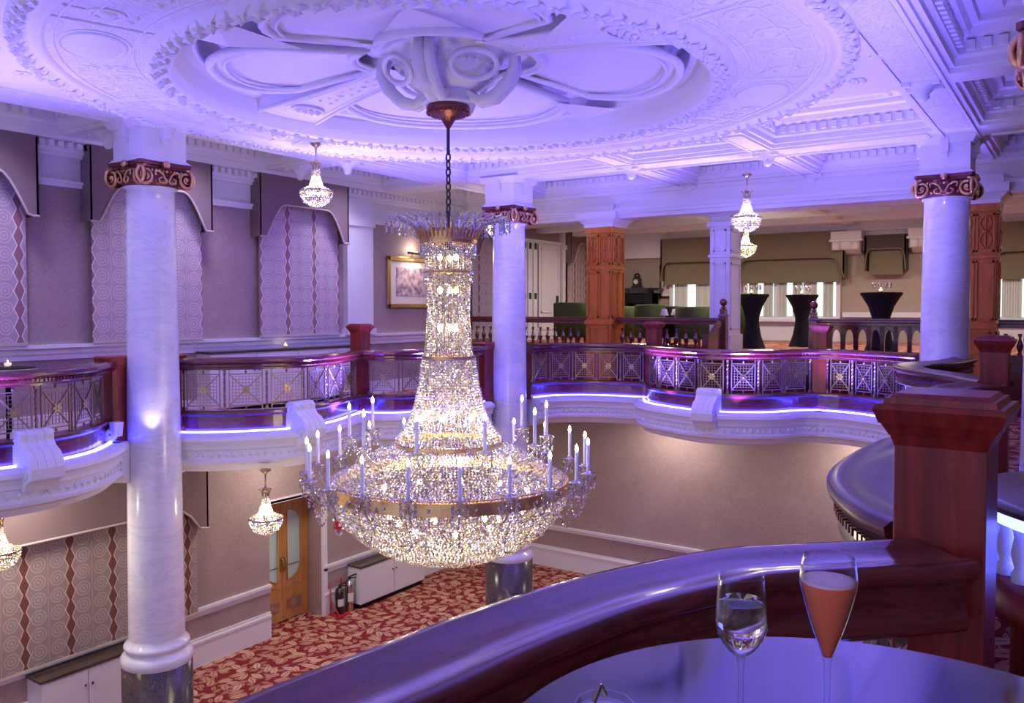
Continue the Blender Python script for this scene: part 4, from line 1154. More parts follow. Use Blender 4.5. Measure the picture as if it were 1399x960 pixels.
# platform balustrades
def turned(z0, h):
    return [(.025, 0), (.035, .02), (.035, .05), (.02, .07), (.03, .10), (.045, .16), (.05, .22), (.03, .30), (.018, .36), (.018, .40), (.03, .42), (.03, .47)]
def plat_bal(x0, x1, style, label):
    t = thing('platform_balustrade', ((x0 + x1) / 2, 15.46, PZ), label, 'balustrade', 'straight balustrades of the raised room')
    y = 15.46
    mb = MB(); mb.box(x0, x1, y - .07, y + .07, 1.46, 1.50); mb.box(x0, x1, y - .055, y + .055, 1.50, 1.53); mb.box(x0, x1, y - .05, y + .05, 1.40, 1.46); mb.build('handrail', M['rail'], t, bevel=.008)
    mb = MB(); mb.box(x0, x1, y - .05, y + .05, PZ, PZ + .07); mb.build('base_rail', M['rail'], t)
    n = max(2, int((x1 - x0) / (.19 if style == 'turned' else .215)))
    if style == 'turned':
        me = mesh_of(('baluster', 1), lambda: MB().lathe([(r, PZ + .06 + z * .74) for r, z in turned(0, 1)], (0, 0, 0), 10), M['rail'])
        for i in range(n): obj_of(me, 'baluster', t, x0 + (x1 - x0) * (i + .5) / n, y, 0)
    else:
        w = (x1 - x0) / n
        def arch():
            m_ = MB()
            for s_ in (-1, 1): m_.box(s_ * w / 2 - .035, s_ * w / 2 + .035, -.03, .03, PZ + .06, 1.40)
            k = 10; r = w / 2 - .04; zc = 1.18
            top = [(-w / 2, 1.40)] + [(-r * math.cos(PI * i / k), zc + .16 * math.sin(PI * i / k)) for i in range(k + 1)] + [(w / 2, 1.40)]
            for a, b_ in zip(top[1:-1], top[2:-1]): m_.prism_map([(a[0], a[1]), (b_[0], b_[1]), (b_[0], 1.40), (a[0], 1.40)], lambda u, v, d: (u, d, v), -.025, .025)
            return m_
        me = mesh_of(('arch_panel', round(w, 3)), arch, M['rail'])
        for i in range(n): obj_of(me, 'arch_panel', t, x0 + w * (i + .5), y, 0)
plat_bal(WX, -8.56, 'turned', 'straight dark wood balustrade of the raised room left of the golden oak pier')
plat_bal(-7.92, -5.75, 'turned', 'straight dark wood balustrade between the golden oak pier and the white pier')
plat_bal(-3.95, -1.8, 'arch', 'dark wood balustrade with little arches left of the right column')
plat_bal(-1.15, 4.9, 'turned', 'dark wood balustrade of the raised room at the right edge')
def finial_post(x, y, z0, z1, label):
    t = thing('finial_post', (x, y, z0), label, 'newel post', 'stair posts with ball finials')
    mb = MB(); mb.box(x - .07, x + .07, y - .07, y + .07, z0, z1); mb.frustum(x, y, z1, z1 + .05, .09, .06); mb.box(x - .055, x + .055, y - .055, y + .055, z1 + .05, z1 + .14); mb.build('post_shaft', M['rail'], t, bevel=.006)
    mb = MB(); mb.lathe([(.03, z1 + .14), (.05, z1 + .17), (.02, z1 + .20)], (x, y, 0), 12); mb.ball(x, y, z1 + .265, .072, 14, 8); mb.build('ball_finial', M['rail'], t)
finial_post(-5.66, 15.38, PZ, 1.56, 'dark wood stair post with ball finial left of the cocktail tables')
finial_post(-3.98, 15.3, .3, 1.5, 'dark wood stair post with ball finial in front of the second cocktail table')
t = thing('stair_rail', (-5.7, 14.9, .0), 'sloping dark wood handrail of the short stair beside the white pier', 'handrail')
mb = MB(); mb.bar((-5.68, 15.3, 1.48), (-5.68, 14.62, 1.12), .045, .03); mb.build('handrail', M['rail'], t)
mb = MB(); mb.add([(-5.7, 15.3, 1.4), (-5.66, 15.3, 1.4), (-5.66, 14.62, 1.04), (-5.7, 14.62, 1.04), (-5.7, 15.3, .7), (-5.66, 15.3, .7), (-5.66, 14.62, .2), (-5.7, 14.62, .2)], [(0, 1, 2, 3), (4, 7, 6, 5), (0, 3, 7, 4), (1, 5, 6, 2), (0, 4, 5, 1), (3, 2, 6, 7)]); mb.build('rail_panel', M['rail'], t)
mb = MB(); mb.box(-5.74, -5.62, 14.52, 14.64, 0, 1.2); mb.box(-5.76, -5.60, 14.5, 14.66, 1.2, 1.24); mb.build('end_post', M['rail'], t)

# back wall windows with pelmets
def back_window(x0, x1, n, label_c, label_p, pelm=True, idx=1):
    z0, z1 = 1.52, 3.3; y = 21.5
    mb = MB()
    for q in ((x0 - .1, x1 + .1, z0 - .1, z0), (x0 - .1, x1 + .1, z1, z1 + .1), (x0 - .1, x0, z0, z1), (x1, x1 + .1, z0, z1)): mb.box(q[0], q[1], y - .10, y - .0, q[2], q[3])
    for i in range(1, n): xx = x0 + (x1 - x0) * i / n; mb.box(xx - .05, xx + .05, y - .09, y, z0, z1)
    mb.box(x0 - .2, x1 + .2, y - .22, y, z0 - .14, z0 - .08); mb.box(x0 - .1, x1 + .1, y - .05, y, PZ, z0 - .14)
    struct(f'window_{idx}', mb, M['trim'])
    mb = MB(); mb.box(x0, x1, y - .03, y - .01, z0, z1); struct(f'window_{idx}_pane', mb, M['daylight'])
    t = thing('sheer_curtain', ((x0 + x1) / 2, y - .14, z0), label_c, 'curtain', 'sheer curtains of the raised room')
    for i in range(n):
        a = x0 + (x1 - x0) * i / n + .06; b_ = x0 + (x1 - x0) * (i + 1) / n - .06
        for (c_, d) in ((a, a + (b_ - a) * .38), (b_ - (b_ - a) * .38, b_)):
            m2 = MB(); pts = [(c_ + (d - c_) * k / 24, y - .13 + .02 * math.sin(k * 1.9)) for k in range(25)]
            m2.sweep([(-.004, z0), (-.004, z1), (.004, z1), (.004, z0)], pts); m2.build('curtain_panel', M['sheer'], t)
    pelmet_back(x0 - .25, x1 + .25, label_p)
def pelmet_back(x0, x1, label, zt=3.55, ztop_cut=2.95, zb=2.35):
    y = 21.5
    t = thing('window_pelmet', ((x0 + x1) / 2, y - .3, zt), label, 'pelmet', 'fabric pelmets of the raised room')
    n = 24; mb = MB(); d0 = y - .38
    pts = []
    for i in range(n + 1):
        q = i / n; u = abs(2 * q - 1); z = ztop_cut if u < .72 else ztop_cut - (ztop_cut - zb - .1) * (1 - math.sqrt(max(0, 1 - ((u - .72) / .28) ** 2))) 
        pts.append((x0 + (x1 - x0) * q, z))
    for a, b_ in zip(pts, pts[1:]): mb.add([(a[0], d0, a[1]), (b_[0], d0, b_[1]), (b_[0], d0, zt), (a[0], d0, zt), (a[0], d0 + .04, a[1]), (b_[0], d0 + .04, b_[1]), (b_[0], d0 + .04, zt), (a[0], d0 + .04, zt)], [(0, 1, 2, 3), (4, 7, 6, 5), (0, 4, 5, 1), (3, 2, 6, 7)])
    mb.box(x0, x0 + .04, d0, y, zb + .1, zt); mb.box(x1 - .04, x1, d0, y, zb + .1, zt); mb.box(x0, x1, d0, y, zt, zt + .03)
    mb.build('pelmet_board', M['olivedark'] if x1 - x0 < 1.6 else M['olive'], t)
    mb = MB(); mb.tube([(a, d0 - .01, z) for a, z in pts], .018, 5); mb.build('braid', M['olive'], t)
    mb = MB()
    for k in range(4): mb.box(x0 + .08, x1 - .08, d0 + .12 + .02 * k, d0 + .16 + .02 * k, zb + .04 * k, zt - .1)
    mb.build('roman_blind', M['olive'], t)
back_window(-7.25, -5.05, 3, 'pale sheer curtains behind the cocktail tables', 'wide olive pelmet and blind over the window behind the cocktail tables', idx=1)
back_window(-9.3, -8.2, 1, 'pale sheer curtains left of the white pier', 'dark pelmet with olive blind left of the white pier', idx=2)
back_window(-1.6, .6, 2, 'pale sheer curtains at the right edge beside the oak pier', 'olive pelmet and blind at the right edge beside the oak pier', idx=3)
pelmet_back(-4.35, -3.45, 'small arched brown pelmet between the plaster corbels', 3.4, 3.1, 2.5)
def corbel(x, label):
    t = thing('plaster_corbel', (x, 21.3, 3.1), label, 'corbel', 'plaster corbels on the back wall')
    mb = MB(); mb.box(x - .35, x + .35, 21.0, 21.5, 3.35, 3.55); mb.box(x - .38, x + .38, 20.96, 21.5, 3.3, 3.36)
    mb.prism_map([(0, 3.3), (.5, 3.3), (.42, 3.12), (.2, 3.02), (.0, 3.0)], lambda u, v, d: (x + d, 21.5 - u, v), -.3, .3); mb.build('corbel_block', M['plaster'], t, bevel=.02)
    for s_ in (-1, 1):
        mb = MB(); mb.lathe([(.001, -.1), (.1, -.1), (.1, .1), (.001, .1)], (x + s_ * .22, 21.02, 3.2), 12)
        mb.build('corbel_scroll', M['plaster'], t)
corbel(-4.75, 'white plaster corbel left of the small arched pelmet'); corbel(-3.05, 'white plaster corbel right of the small arched pelmet')
mb = MB(); mb.box(-4.9, -1.9, 21.42, 21.5, 1.5, 1.62); mb.box(WX, -9.5, 21.44, 21.5, 1.5, 1.6); struct('trim_30', mb, M['trim'])
# window bay end of left wall beyond: white shutter door and dark curtain
t = thing('folding_shutter', (WX + .1, 18.3, PZ), 'tall white fluted folding shutter right of the middle column', 'shutter')
mb = MB(); mb.box(WX, WX + .08, 17.3, 18.35, PZ, 3.45)
for k in range(4): mb.box(WX + .08, WX + .12, 17.36 + .25 * k, 17.52 + .25 * k, PZ + .1, 3.4)
mb.build('shutter_leaf', M['whitepaint'], t, bevel=.008)
mb = MB()
for k in range(4):
    for z in (1.95, 3.22): mb.box(WX + .12, WX + .13, 17.39 + .25 * k, 17.49 + .25 * k, z, z + .16)
mb.build('dark_slot', M['darkmetal'], t)
t = thing('panelled_door', (WX + .1, 18.9, PZ), 'white panelled door left of the golden oak pier', 'door')
mb = MB(); mb.box(WX, WX + .06, 18.45, 19.5, PZ, 3.4)
mb.build('door_leaf', M['whitepaint'], t)
mb = MB()
for (c_, d) in ((1.0, 1.45), (1.6, 3.3)):
    for q in ((18.55, 19.4, c_, c_ + .03), (18.55, 19.4, d - .03, d), (18.55, 18.58, c_, d), (19.37, 19.4, c_, d)): mb.box(WX + .06, WX + .085, *q)
mb.build('door_moulding', M['whitepaint'], t)
mb = MB(); mb.box(WX + .06, WX + .12, 19.3, 19.34, 1.85, 2.05); mb.build('door_handle', M['darkmetal'], t)

# left wall windows: pelmet box, braid and blind
def wall_pelmet(y0, y1, label, upper=True):
    d = .26
    if upper: zt, zc, zb, zbl = 3.98, 3.5, 2.93, 1.23
    else: zt, zc, zb, zbl = -.46, -1.42, -1.80, -3.18
    t = thing('window_pelmet', (WX, (y0 + y1) / 2, zt), label, 'pelmet', 'fabric pelmets with patterned blinds')
    n = 30; pts = []
    for i in range(n + 1):
        q = i / n; e = min(q, 1 - q) * (y1 - y0)
        if e < .14: z = zb
        elif e < .55: z = zb + (zc - zb) * math.sin((e - .14) / .41 * PI / 2)
        else: z = zc
        pts.append((y0 + (y1 - y0) * q, z))
    mb = MB(); x0, x1 = WX + d - .03, WX + d
    for a, b_ in zip(pts, pts[1:]):
        mb.add([(x, p[0], z) for x in (x0, x1) for p, z in ((a, a[1]), (b_, b_[1]), (b_, zt), (a, zt))], [(0, 1, 2, 3), (4, 7, 6, 5), (0, 4, 5, 1), (3, 2, 6, 7)])
    mb.box(WX, x1, y0, y0 + .03, zb, zt); mb.box(WX, x1, y1 - .03, y1, zb, zt); mb.box(WX, x1, y0, y1, zt, zt + .02)
    mb.build('pelmet_board', M['pelmet'], t)
    mb = MB(); mb.tube([(x1 + .012, a, z) for a, z in pts], .018, 6); mb.build('braid', M['braid'], t)
    mb = MB(); pl = []
    K = 60
    for i in range(K + 1): yy = y0 + .10 + (y1 - y0 - .2) * i / K; pl.append((WX + .09 + .006 * math.sin(i * .9), yy))
    mb.sweep([(-.01, zbl), (-.01, zt - .1), (.01, zt - .1), (.01, zbl)], pl); mb.build('patterned_blind', M['blind_up'] if upper else M['blind_low'], t)
    mb = MB(); mb.box(WX + .08, WX + .11, y0 + .1, y1 - .1, zbl - .02, zbl + .02); mb.build('blind_bar', M['braid'], t)
wall_pelmet(3.5, 5.75, 'mauve pelmet with patterned blind cut by the left edge, gallery level')
wall_pelmet(6.45, 8.45, 'mauve pelmet with patterned blind behind the left column')
wall_pelmet(9.38, 11.45, 'mauve pelmet with full patterned blind behind the first small chandelier')
wall_pelmet(15.45, 16.75, 'narrow arched pelmet with blind left of the middle column')
wall_pelmet(19.75, 21.3, 'dark pelmet with curtain between the white door and the oak pier')
wall_pelmet(3.4, 8.3, 'long taupe pelmet with ringed drape on the ground floor wall', False)

# radiator cabinets
def cabinet(y0, y1, z0, h, dep, label, nd=2, xw=WX):
    t = thing('low_cabinet', (xw + dep / 2, (y0 + y1) / 2, z0), label, 'cabinet', 'white low cabinets with dark tops')
    mb = MB(); mb.box(xw, xw + dep, y0, y1, z0 + .09, z0 + h - .04); mb.build('body', M['whitepaint'], t)
    mb = MB(); mb.box(xw, xw + dep - .04, y0 + .02, y1 - .02, z0, z0 + .09); mb.build('plinth', M['black'], t)
    mb = MB(); mb.box(xw, xw + dep + .03, y0 - .03, y1 + .03, z0 + h - .04, z0 + h); mb.build('worktop', M['darktop'], t, bevel=.006)
    for i in range(nd):
        a = y0 + (y1 - y0) * i / nd; b_ = y0 + (y1 - y0) * (i + 1) / nd
        mb = MB(); mb.box(xw + dep, xw + dep + .018, a + .012, b_ - .012, z0 + .11, z0 + h - .06); dr = mb.build('door', M['whitepaint'], t)
        mb = MB(); yy = b_ - .05 if i % 2 == 0 else a + .05
        mb.lathe([(.001, 0), (.014, .005), (.014, .03), (.001, .035)], (xw + dep + .03, yy, z0 + h * .66), 8); mb.build('knob', M['darkmetal'], dr)
M['darktop'] = wood('dark_worktop', (.035, .022, .016), (.10, .075, .05), .3, .3, 'y')
cabinet(11.62, 13.5, FZ, .84, .34, 'white two-door cabinet with dark top on the ground floor beside the extinguishers')
cabinet(5.6, 7.5, FZ, .84, .38, 'white cabinet with dark top in the bottom left corner', 3)
cabinet(8.3, 11.9, 0, 1.02, .34, 'long white cabinet with dark top behind the balustrade left of the tall newel post', 4)

# framed picture + lamp on left wall
t = thing('framed_picture', (WX, 13.5, 2.2), 'gilt framed print with a lit picture lamp on the gallery wall', 'picture')
y0, y1, z0, z1 = 12.75, 14.3, 1.72, 2.78
mb = MB()
for a, b_, c_, d in ((y0, y1, z0, z0 + .09), (y0, y1, z1 - .09, z1), (y0, y0 + .09, z0, z1), (y1 - .09, y1, z0, z1)): mb.box(WX, WX + .05, a, b_, c_, d)
mb.build('frame', M['gold'], t, bevel=.012)
mb = MB(); mb.box(WX, WX + .02, y0 + .09, y1 - .09, z0 + .09, z1 - .09); mb.build('mount', M['cream'], t)
mb = MB(); mb.box(WX + .02, WX + .026, y0 + .28, y1 - .28, z0 + .25, z1 - .22); mb.build('print', M['print'], t)
mb = MB(); mb.tube([(WX + .2, 13.2, 2.86), (WX + .2, 13.85, 2.86)], .03, 8); mb.tube([(WX, 13.52, 2.8), (WX + .1, 13.52, 2.9), (WX + .2, 13.52, 2.88)], .01, 6); mb.build('picture_lamp', M['brass'], t)
light('picture_lamp_light', 'AREA', (WX + .21, 13.52, 2.82), 14, (1, .82, .6), None, shape='RECTANGLE', size=.5, size_y=.05).rotation_euler = (0, math.radians(-25 + 0), 0)
light('picture_lamp_up', 'POINT', (WX + .16, 13.52, 2.95), 5, (1, .82, .6), None, shadow_soft_size=.04)

# double door on the ground floor
t = thing('double_door', (WX - .48, 10.35, FZ), 'golden oak double door with arched frosted glass panels on the ground floor', 'door')
XD = WX - .46
mb = MB()
for a, b_ in ((9.74, 9.84), (10.86, 10.96)): mb.box(XD - .04, XD + .06, a, b_, FZ, -1.80)
mb.box(XD - .04, XD + .06, 9.74, 10.96, -1.86, -1.76); mb.build('door_frame', M['doorwood'], t)
for i, (a, b_) in enumerate(((9.84, 10.345), (10.355, 10.86))):
    z0, z1 = FZ + .02, -1.87
    w = b_ - a; hinge_left = i == 0
    # leaf with glazed opening: outer edge of opening curves
    def opening(n=10):
        u0, u1, v0, v1 = a + .11, b_ - .07, FZ + .78, -2.02
        if i == 0: u0, u1 = a + .07 + .04, b_ - .09
        c = (u0 + u1) / 2; r = (u1 - u0) / 2
        pts = []
        if i == 1:
            pts += [(u0, v0 - .02), (u0, v1)]
            pts += [(u1 - 2 * r + 2 * r * math.sin(PI / 2 * k / n), v1 - .26 + .26 * math.cos(PI / 2 * k / n)) for k in range(n + 1)]
            pts += [(u0 + 2 * r * math.cos(PI / 2 * k / n), v0 + .30 - .32 * math.sin(PI / 2 * k / n)) for k in range(n)]
        else:
            pts += [(u1, v0 - .02)]
            pts += [(u1 - 2 * r * math.sin(PI / 2 * k / n), v0 + .30 - .32 * math.cos(PI / 2 * k / n)) for k in range(1, n + 1)]
            pts += [(u1 - 2 * r * math.cos(PI / 2 * k / n), v1 - .26 + .26 * math.sin(PI / 2 * k / n)) for k in range(n + 1)]
        return pts
    op = opening(); outer_ = [(a, z0), (b_, z0), (b_, z1), (a, z1)]
    tri = geometry.tessellate_polygon([[Vector((u, v, 0)) for u, v in outer_], [Vector((u, v, 0)) for u, v in op]])
    pp = outer_ + op
    mb = MB(); mb.add([(XD + .05, u, v) for u, v in pp], [tuple(q) for q in tri]); mb.add([(XD, u, v) for u, v in pp], [tuple(q) for q in tri])
    m_ = len(op); mb.add([(XD + .05, u, v) for u, v in op] + [(XD, u, v) for u, v in op], [(k, (k + 1) % m_, m_ + (k + 1) % m_, m_ + k) for k in range(m_)])
    mb.box(XD, XD + .05, a - .001, a, z0, z1)
    lf = mb.build('door_leaf', M['doorwood'], t)
    mb = MB(); mb.tube([(XD + .052, u, v) for u, v in op], .014, 5, True); mb.tube([(XD + .052, u, v) for u, v in ((a + .06, FZ + .62), ((a + b_) / 2, FZ + .70), (b_ - .06, FZ + .62))], .010, 5); mb.build('moulding', M['doorwood'], lf)
    mb = MB(); mb.add([(XD + .02, u, v) for u, v in op], [tuple(range(m_))]); mb.build('frosted_pane', M['frost'], lf)
    mb = MB(); mb.box(XD + .06, XD + .075, a + .1, b_ - .08, FZ + .24, FZ + .40); mb.build('kick_plate', M['steel'], lf)
    mb = MB()
    mb.box(XD + .05, XD + .07, (b_ - .04) if i == 0 else (a + .01), (b_ - .01) if i == 0 else (a + .04), FZ + .95, FZ + 1.2)
    yh = b_ - .03 if i == 0 else a + .03
    mb.tube([(XD + .07, yh, FZ + 1.0), (XD + .12, yh, FZ + 1.02), (XD + .12, yh, FZ + 1.18), (XD + .07, yh, FZ + 1.2)], .012, 6); mb.build('pull_handle', M['brass'], lf)
    mb = MB(); mb.box(XD + .022, XD + .03, a + .08, b_ - .06, FZ + 1.02, FZ + 1.03); mb.build('glazing_bar', M['darkmetal'], lf)
mb = MB(); mb.box(WX - .02, WX + .03, 10.95, 11.06, FZ, -1.7); mb.box(WX - .5, WX + .02, 9.70, 10.98, -1.73, -1.69); mb.box(WX - .02, WX + .02, 9.66, 11.06, -1.74, -1.66); struct('door_1_trim', mb, M['trim'])

def extinguisher(x, y, h, m_, label):
    t = thing('fire_extinguisher', (x, y, FZ), label, 'fire extinguisher', 'fire extinguishers by the cabinet')
    r = .078
    mb = MB(); mb.lathe([(.001, 0), (r * .9, 0), (r, .03), (r, h * .74), (r * .9, h * .82), (r * .45, h * .88), (.022, h * .9), (.022, h * .94)], (x, y, FZ), 20); mb.build('cylinder_body', m_, t)
    mb = MB(); mb.box(x - .02, x + .02, y - .02, y + .02, FZ + h * .92, FZ + h); mb.bar((x, y, FZ + h), (x + .05, y + .14, FZ + h + .03), .012); mb.bar((x, y, FZ + h * .96), (x + .05, y + .12, FZ + h * .95), .010); mb.build('valve_handle', M['darkmetal'], t)
    mb = MB(); mb.tube([(x, y - .02, FZ + h * .96), (x + .02, y - .12, FZ + h * .9), (x + .03, y - .13, FZ + h * .6), (x + .03, y - .10, FZ + h * .3)], .012, 6); mb.lathe([(.012, 0), (.03, -.1)], (x + .03, y - .1, FZ + h * .3), 8); mb.build('hose', M['darkmetal'], t)
    mb = MB(); mb.lathe([(r + .002, h * .3), (r + .002, h * .55)], (x, y, FZ), 20, a0=-1.2, a1=.6); mb.build('label_band', M['cream'], t)
extinguisher(WX + .18, 11.22, .56, M['darkmetal'], 'dark fire extinguisher in the red stand nearest the double door')
extinguisher(WX + .20, 11.46, .66, M['steel'], 'polished steel fire extinguisher beside the white cabinet')
t = thing('extinguisher_stand', (WX + .18, 11.2, FZ), 'red metal stand around the dark fire extinguisher', 'stand')
mb = MB(); mb.tube([(WX + .06, 11.10, FZ + .02), (WX + .06, 11.10, FZ + .62), (WX + .10, 11.34, FZ + .66), (WX + .10, 11.34, FZ + .02)], .014, 6); mb.tube([(WX + .32, 11.08, FZ + .02), (WX + .06, 11.10, FZ + .3)], .012, 6); mb.build('stand_frame', M['red'], t)
mb = MB(); mb.box(WX + .04, WX + .34, 11.06, 11.36, FZ, FZ + .02); mb.build('stand_foot', M['red'], t)
t = thing('fire_call_point', (WX, 11.5, -2.6), 'small red fire alarm box under a blue notice on the ground floor wall', 'alarm')
mb = MB(); mb.box(WX, WX + .05, 11.28, 11.44, -2.52, -2.36); mb.build('alarm_box', M['red'], t, bevel=.006)
M['notice'] = plain('blue_notice', (.10, .16, .42), .5)
mb = MB(); mb.box(WX, WX + .01, 11.27, 11.45, -2.33, -2.13); mb.build('notice_plate', M['notice'], t)
mb = MB(); mb.box(WX + .05, WX + .056, 11.33, 11.39, -2.47, -2.41); mb.build('press_glass', M['whitepaint'], t)

# ------------------------------------------------------------------ raised room furniture
def cocktail(x, y, r, label, candle_label, glass_label):
    t = thing('cocktail_table', (x, y, PZ), label, 'table', 'black draped cocktail tables')
    mb = MB(); mb.lathe([(r * .82, 0), (r * .78, .03), (r * .55, .25), (r * .42, .5), (r * .42, .62), (r * .62, .85), (r * .92, 1.03), (r, 1.06), (r, 1.08)], (x, y, PZ), 32)
    mb.build('stretch_cover', M['black'], t)
    mb = MB(); mb.lathe([(r, 1.08), (r * 1.01, 1.09), (r, 1.10), (.001, 1.10)], (x, y, PZ), 32); mb.build('table_top', M['black'], t)
    mb = MB()
    for k in range(4): a = PI / 4 + k * PI / 2; mb.lathe([(.04, 0), (.04, .05), (.02, .06)], (x + r * .74 * math.cos(a), y + r * .74 * math.sin(a), PZ), 8)
    mb.build('foot', M['black'], t)
    c = tealight(x, y - .05, PZ + 1.10, candle_label)
    for i, (dx, dy) in enumerate(((-.14, .05), (-.05, .12), (.06, .1), (.15, .02))):
        g = dup(FLUTE, (x + dx, y + dy, PZ + 1.10), glass_label, 'empty glasses on the cocktail tables')
def tealight(x, y, z, label):
    t = thing('tealight', (x, y, z), label, 'candle', 'tealights in glass holders')
    mb = MB(); mb.lathe([(.001, .004), (.035, .004), (.04, .06), (.037, .06), (.033, .008)], (x, y, z), 14); mb.build('glass_holder', M['crystal'], t)
    mb = MB(); mb.lathe([(.001, .008), (.025, .008), (.025, .03), (.001, .03)], (x, y, z), 12); mb.build('wax', M['whitepaint'], t)
    mb = MB(); mb.lathe([(.001, .03), (.013, .045), (.008, .07), (.001, .09)], (x, y, z), 8); mb.build('flame', M['flame'], t)
    return t
def wineglass_small(x, y, z, label):
    t = thing('small_glass', (x, y, z), label, 'glass')
    mb = MB(); mb.lathe([(.001, 0), (.03, .002), (.005, .01), (.005, .08), (.02, .1), (.03, .14), (.026, .19), (.024, .19), (.027, .14), (.001, .1)], (x, y, z), 12); mb.build('glass_body', M['crystal'], t); return t
FLUTE = wineglass_small(0, 0, 0, 'empty glass on the bar counter behind the near newel post')
KIDS[FLUTE.name] = list(FLUTE.children)
x, y = at(1028, 17.2); cocktail(x, y, .33, 'tall black-draped cocktail table left of the other two', 'tealight on the left cocktail table', 'small glass in the cluster on the left cocktail table')
x, y = at(1096, 17.9); cocktail(x, y, .33, 'tall black-draped cocktail table half behind the stair finial', 'tealight on the cocktail table behind the stair finial', 'small glass in the cluster on the middle cocktail table')
x, y = at(1204, 15.4); cocktail(x, y, .36, 'tall black-draped cocktail table nearest the right column', 'tealight on the cocktail table nearest the right column', 'small glass in the cluster on the right cocktail table')
x, y = at(10, 10.2); 
def armchair(px, D, w, label, m_='green', ang=0, h=.86):
    x, y = at(px, D)
    t = thing('armchair', (x, y, PZ), label, 'armchair', 'armchairs of the raised room')
    mb = MB(); mb.box(x - w / 2 + .08, x + w / 2 - .08, y - .25, y + .32, PZ + .18, PZ + .44); mb.build('seat', M[m_], t, bevel=.04)
    mb = MB(); n = 14; pts = [(x + w / 2 * math.cos(PI * k / n + PI), y + .1 + .38 * math.sin(PI * k / n + PI)) for k in range(n + 1)]
    mb.sweep([(-.05, PZ + .15), (-.05, PZ + h - .02), (0, PZ + h), (.06, PZ + h - .03), (.05, PZ + .15)], pts, smooth=True); mb.build('backrest', M[m_], t)
    for sx in (-1, 1):
        for sy in (-1, 1):
            mb = MB(); mb.frustum(x + sx * (w / 2 - .14), y + .02 + sy * .2, PZ, PZ + .18, .018, .028); mb.build('leg', M['rail'], t)
armchair(780, 19.6, .80, 'green armchair left of the golden oak pier', h=.95)
armchair(856, 20.3, .45, 'green armchair just right of the golden oak pier')
armchair(887, 19.0, .6, 'green armchair in front of the black mantelpiece', h=.9)
armchair(914, 19.4, .5, 'dark armchair between the two green ones', 'black')
armchair(947, 18.4, .72, 'green armchair left of the white pier', h=.85)
armchair(1003, 18.3, .5, 'green high-backed chair right of the white pier', h=1.15)
def lamp(px, D, label):
    x, y = at(px, D); t = thing('table_lamp', (x, y, PZ), label, 'lamp', 'little lamps on side tables')
    mb = MB(); mb.lathe([(.001, 0), (.15, 0), (.15, .02), (.02, .04), (.02, .5), (.2, .52), (.2, .54), (.001, .54)], (x, y, PZ), 16); mb.build('side_table', M['black'], t)
    mb = MB(); mb.lathe([(.05, .54), (.05, .56), (.015, .6), (.015, .66)], (x, y, PZ), 10); mb.build('lamp_base', M['brass'], t)
    mb = MB(); mb.lathe([(.09, .66), (.05, .80), (.001, .80)], (x, y, PZ), 14); mb.build('lamp_shade', M['cream'], t)
lamp(908, 17.8, 'little pale lamp right of the mantelpiece armchair'); lamp(922.5, 18.9, 'smaller pale lamp left of the far window')
t = thing('mantelpiece', (-10.3, 21.3, PZ), 'black carved mantelpiece at the back right of the golden oak pier', 'fireplace')
mb = MB()
for a in (-10.7, -9.95): mb.box(a, a + .2, 21.0, 21.45, PZ, 2.15)
mb.box(-10.7, -9.75, 21.05, 21.45, 1.85, 2.15); mb.build('surround', M['black'], t, bevel=.01)
mb = MB(); mb.box(-10.85, -9.6, 20.95, 21.48, 2.2, 2.27); mb.box(-10.78, -9.67, 21.0, 21.48, 2.13, 2.2); mb.build('shelf', M['blackgloss'], t)
mb = MB(); mb.box(-10.5, -9.95, 21.3, 21.45, PZ, 1.85); mb.build('firebox', M['black'], t)
t = thing('mantel_clock', (-10.25, 21.15, 2.27), 'dark ornament standing on the black mantelpiece', 'ornament')
mb = MB(); mb.frustum(-10.25, 21.15, 2.27, 2.33, .16, .14, .08, .07); mb.frustum(-10.25, 21.15, 2.33, 2.55, .11, .10, .06, .06); mb.ball(-10.25, 21.15, 2.6, .09, 10, 6); mb.build('ornament_body', M['darkmetal'], t)
mb = MB(); mb.lathe([(.001, 0), (.07, 0), (.07, .01)], (0, 0, 0), 12); v = mb.v; mb.v = [(-10.25 + a, 21.08 - c_, 2.45 + b_) for a, b_, c_ in v]; mb.build('dial', M['cream'], t)
t = thing('framed_picture', (-9.3, 21.4, 2.4), 'narrow framed picture beside the black mantelpiece', 'picture')
X0 = -9.72
mb = MB()
for a, b_, c_, d in ((X0, X0 + .36, 2.0, 2.05), (X0, X0 + .36, 2.85, 2.9), (X0, X0 + .05, 2.0, 2.9), (X0 + .31, X0 + .36, 2.0, 2.9)): mb.box(a, b_, 21.44, 21.49, c_, d)
mb.build('frame', M['darkmetal'], t); mb = MB(); mb.box(X0 + .05, X0 + .31, 21.47, 21.485, 2.05, 2.85); mb.build('mount', M['cream'], t)
mb = MB(); mb.box(X0 + .12, X0 + .24, 21.462, 21.47, 2.2, 2.7); mb.build('print', M['print'], t)

# candles beyond the left balustrade
t = tealight(WX + .2, 9.95, 1.02, 'tealight on the long gallery cabinet'); 
x, y = at(10, 9.7)
tb = thing('side_table', (x, y, 0), 'small round gallery table holding a tealight at the left edge', 'table')
mb = MB(); mb.lathe([(.2, 0), (.18, .03), (.03, .06), (.03, .98), (.28, 1.0), (.30, 1.02), (.001, 1.02)], (x, y, 0), 24); mb.build('table_top', M['black'], tb)
mb = MB(); mb.lathe([(.28, .99), (.305, .995), (.305, 1.012), (.28, 1.018)], (x, y, 0), 24); mb.build('rim', M['brass'], tb)
tealight(x, y, 1.02, 'bright tealight at the left edge above the balustrade')

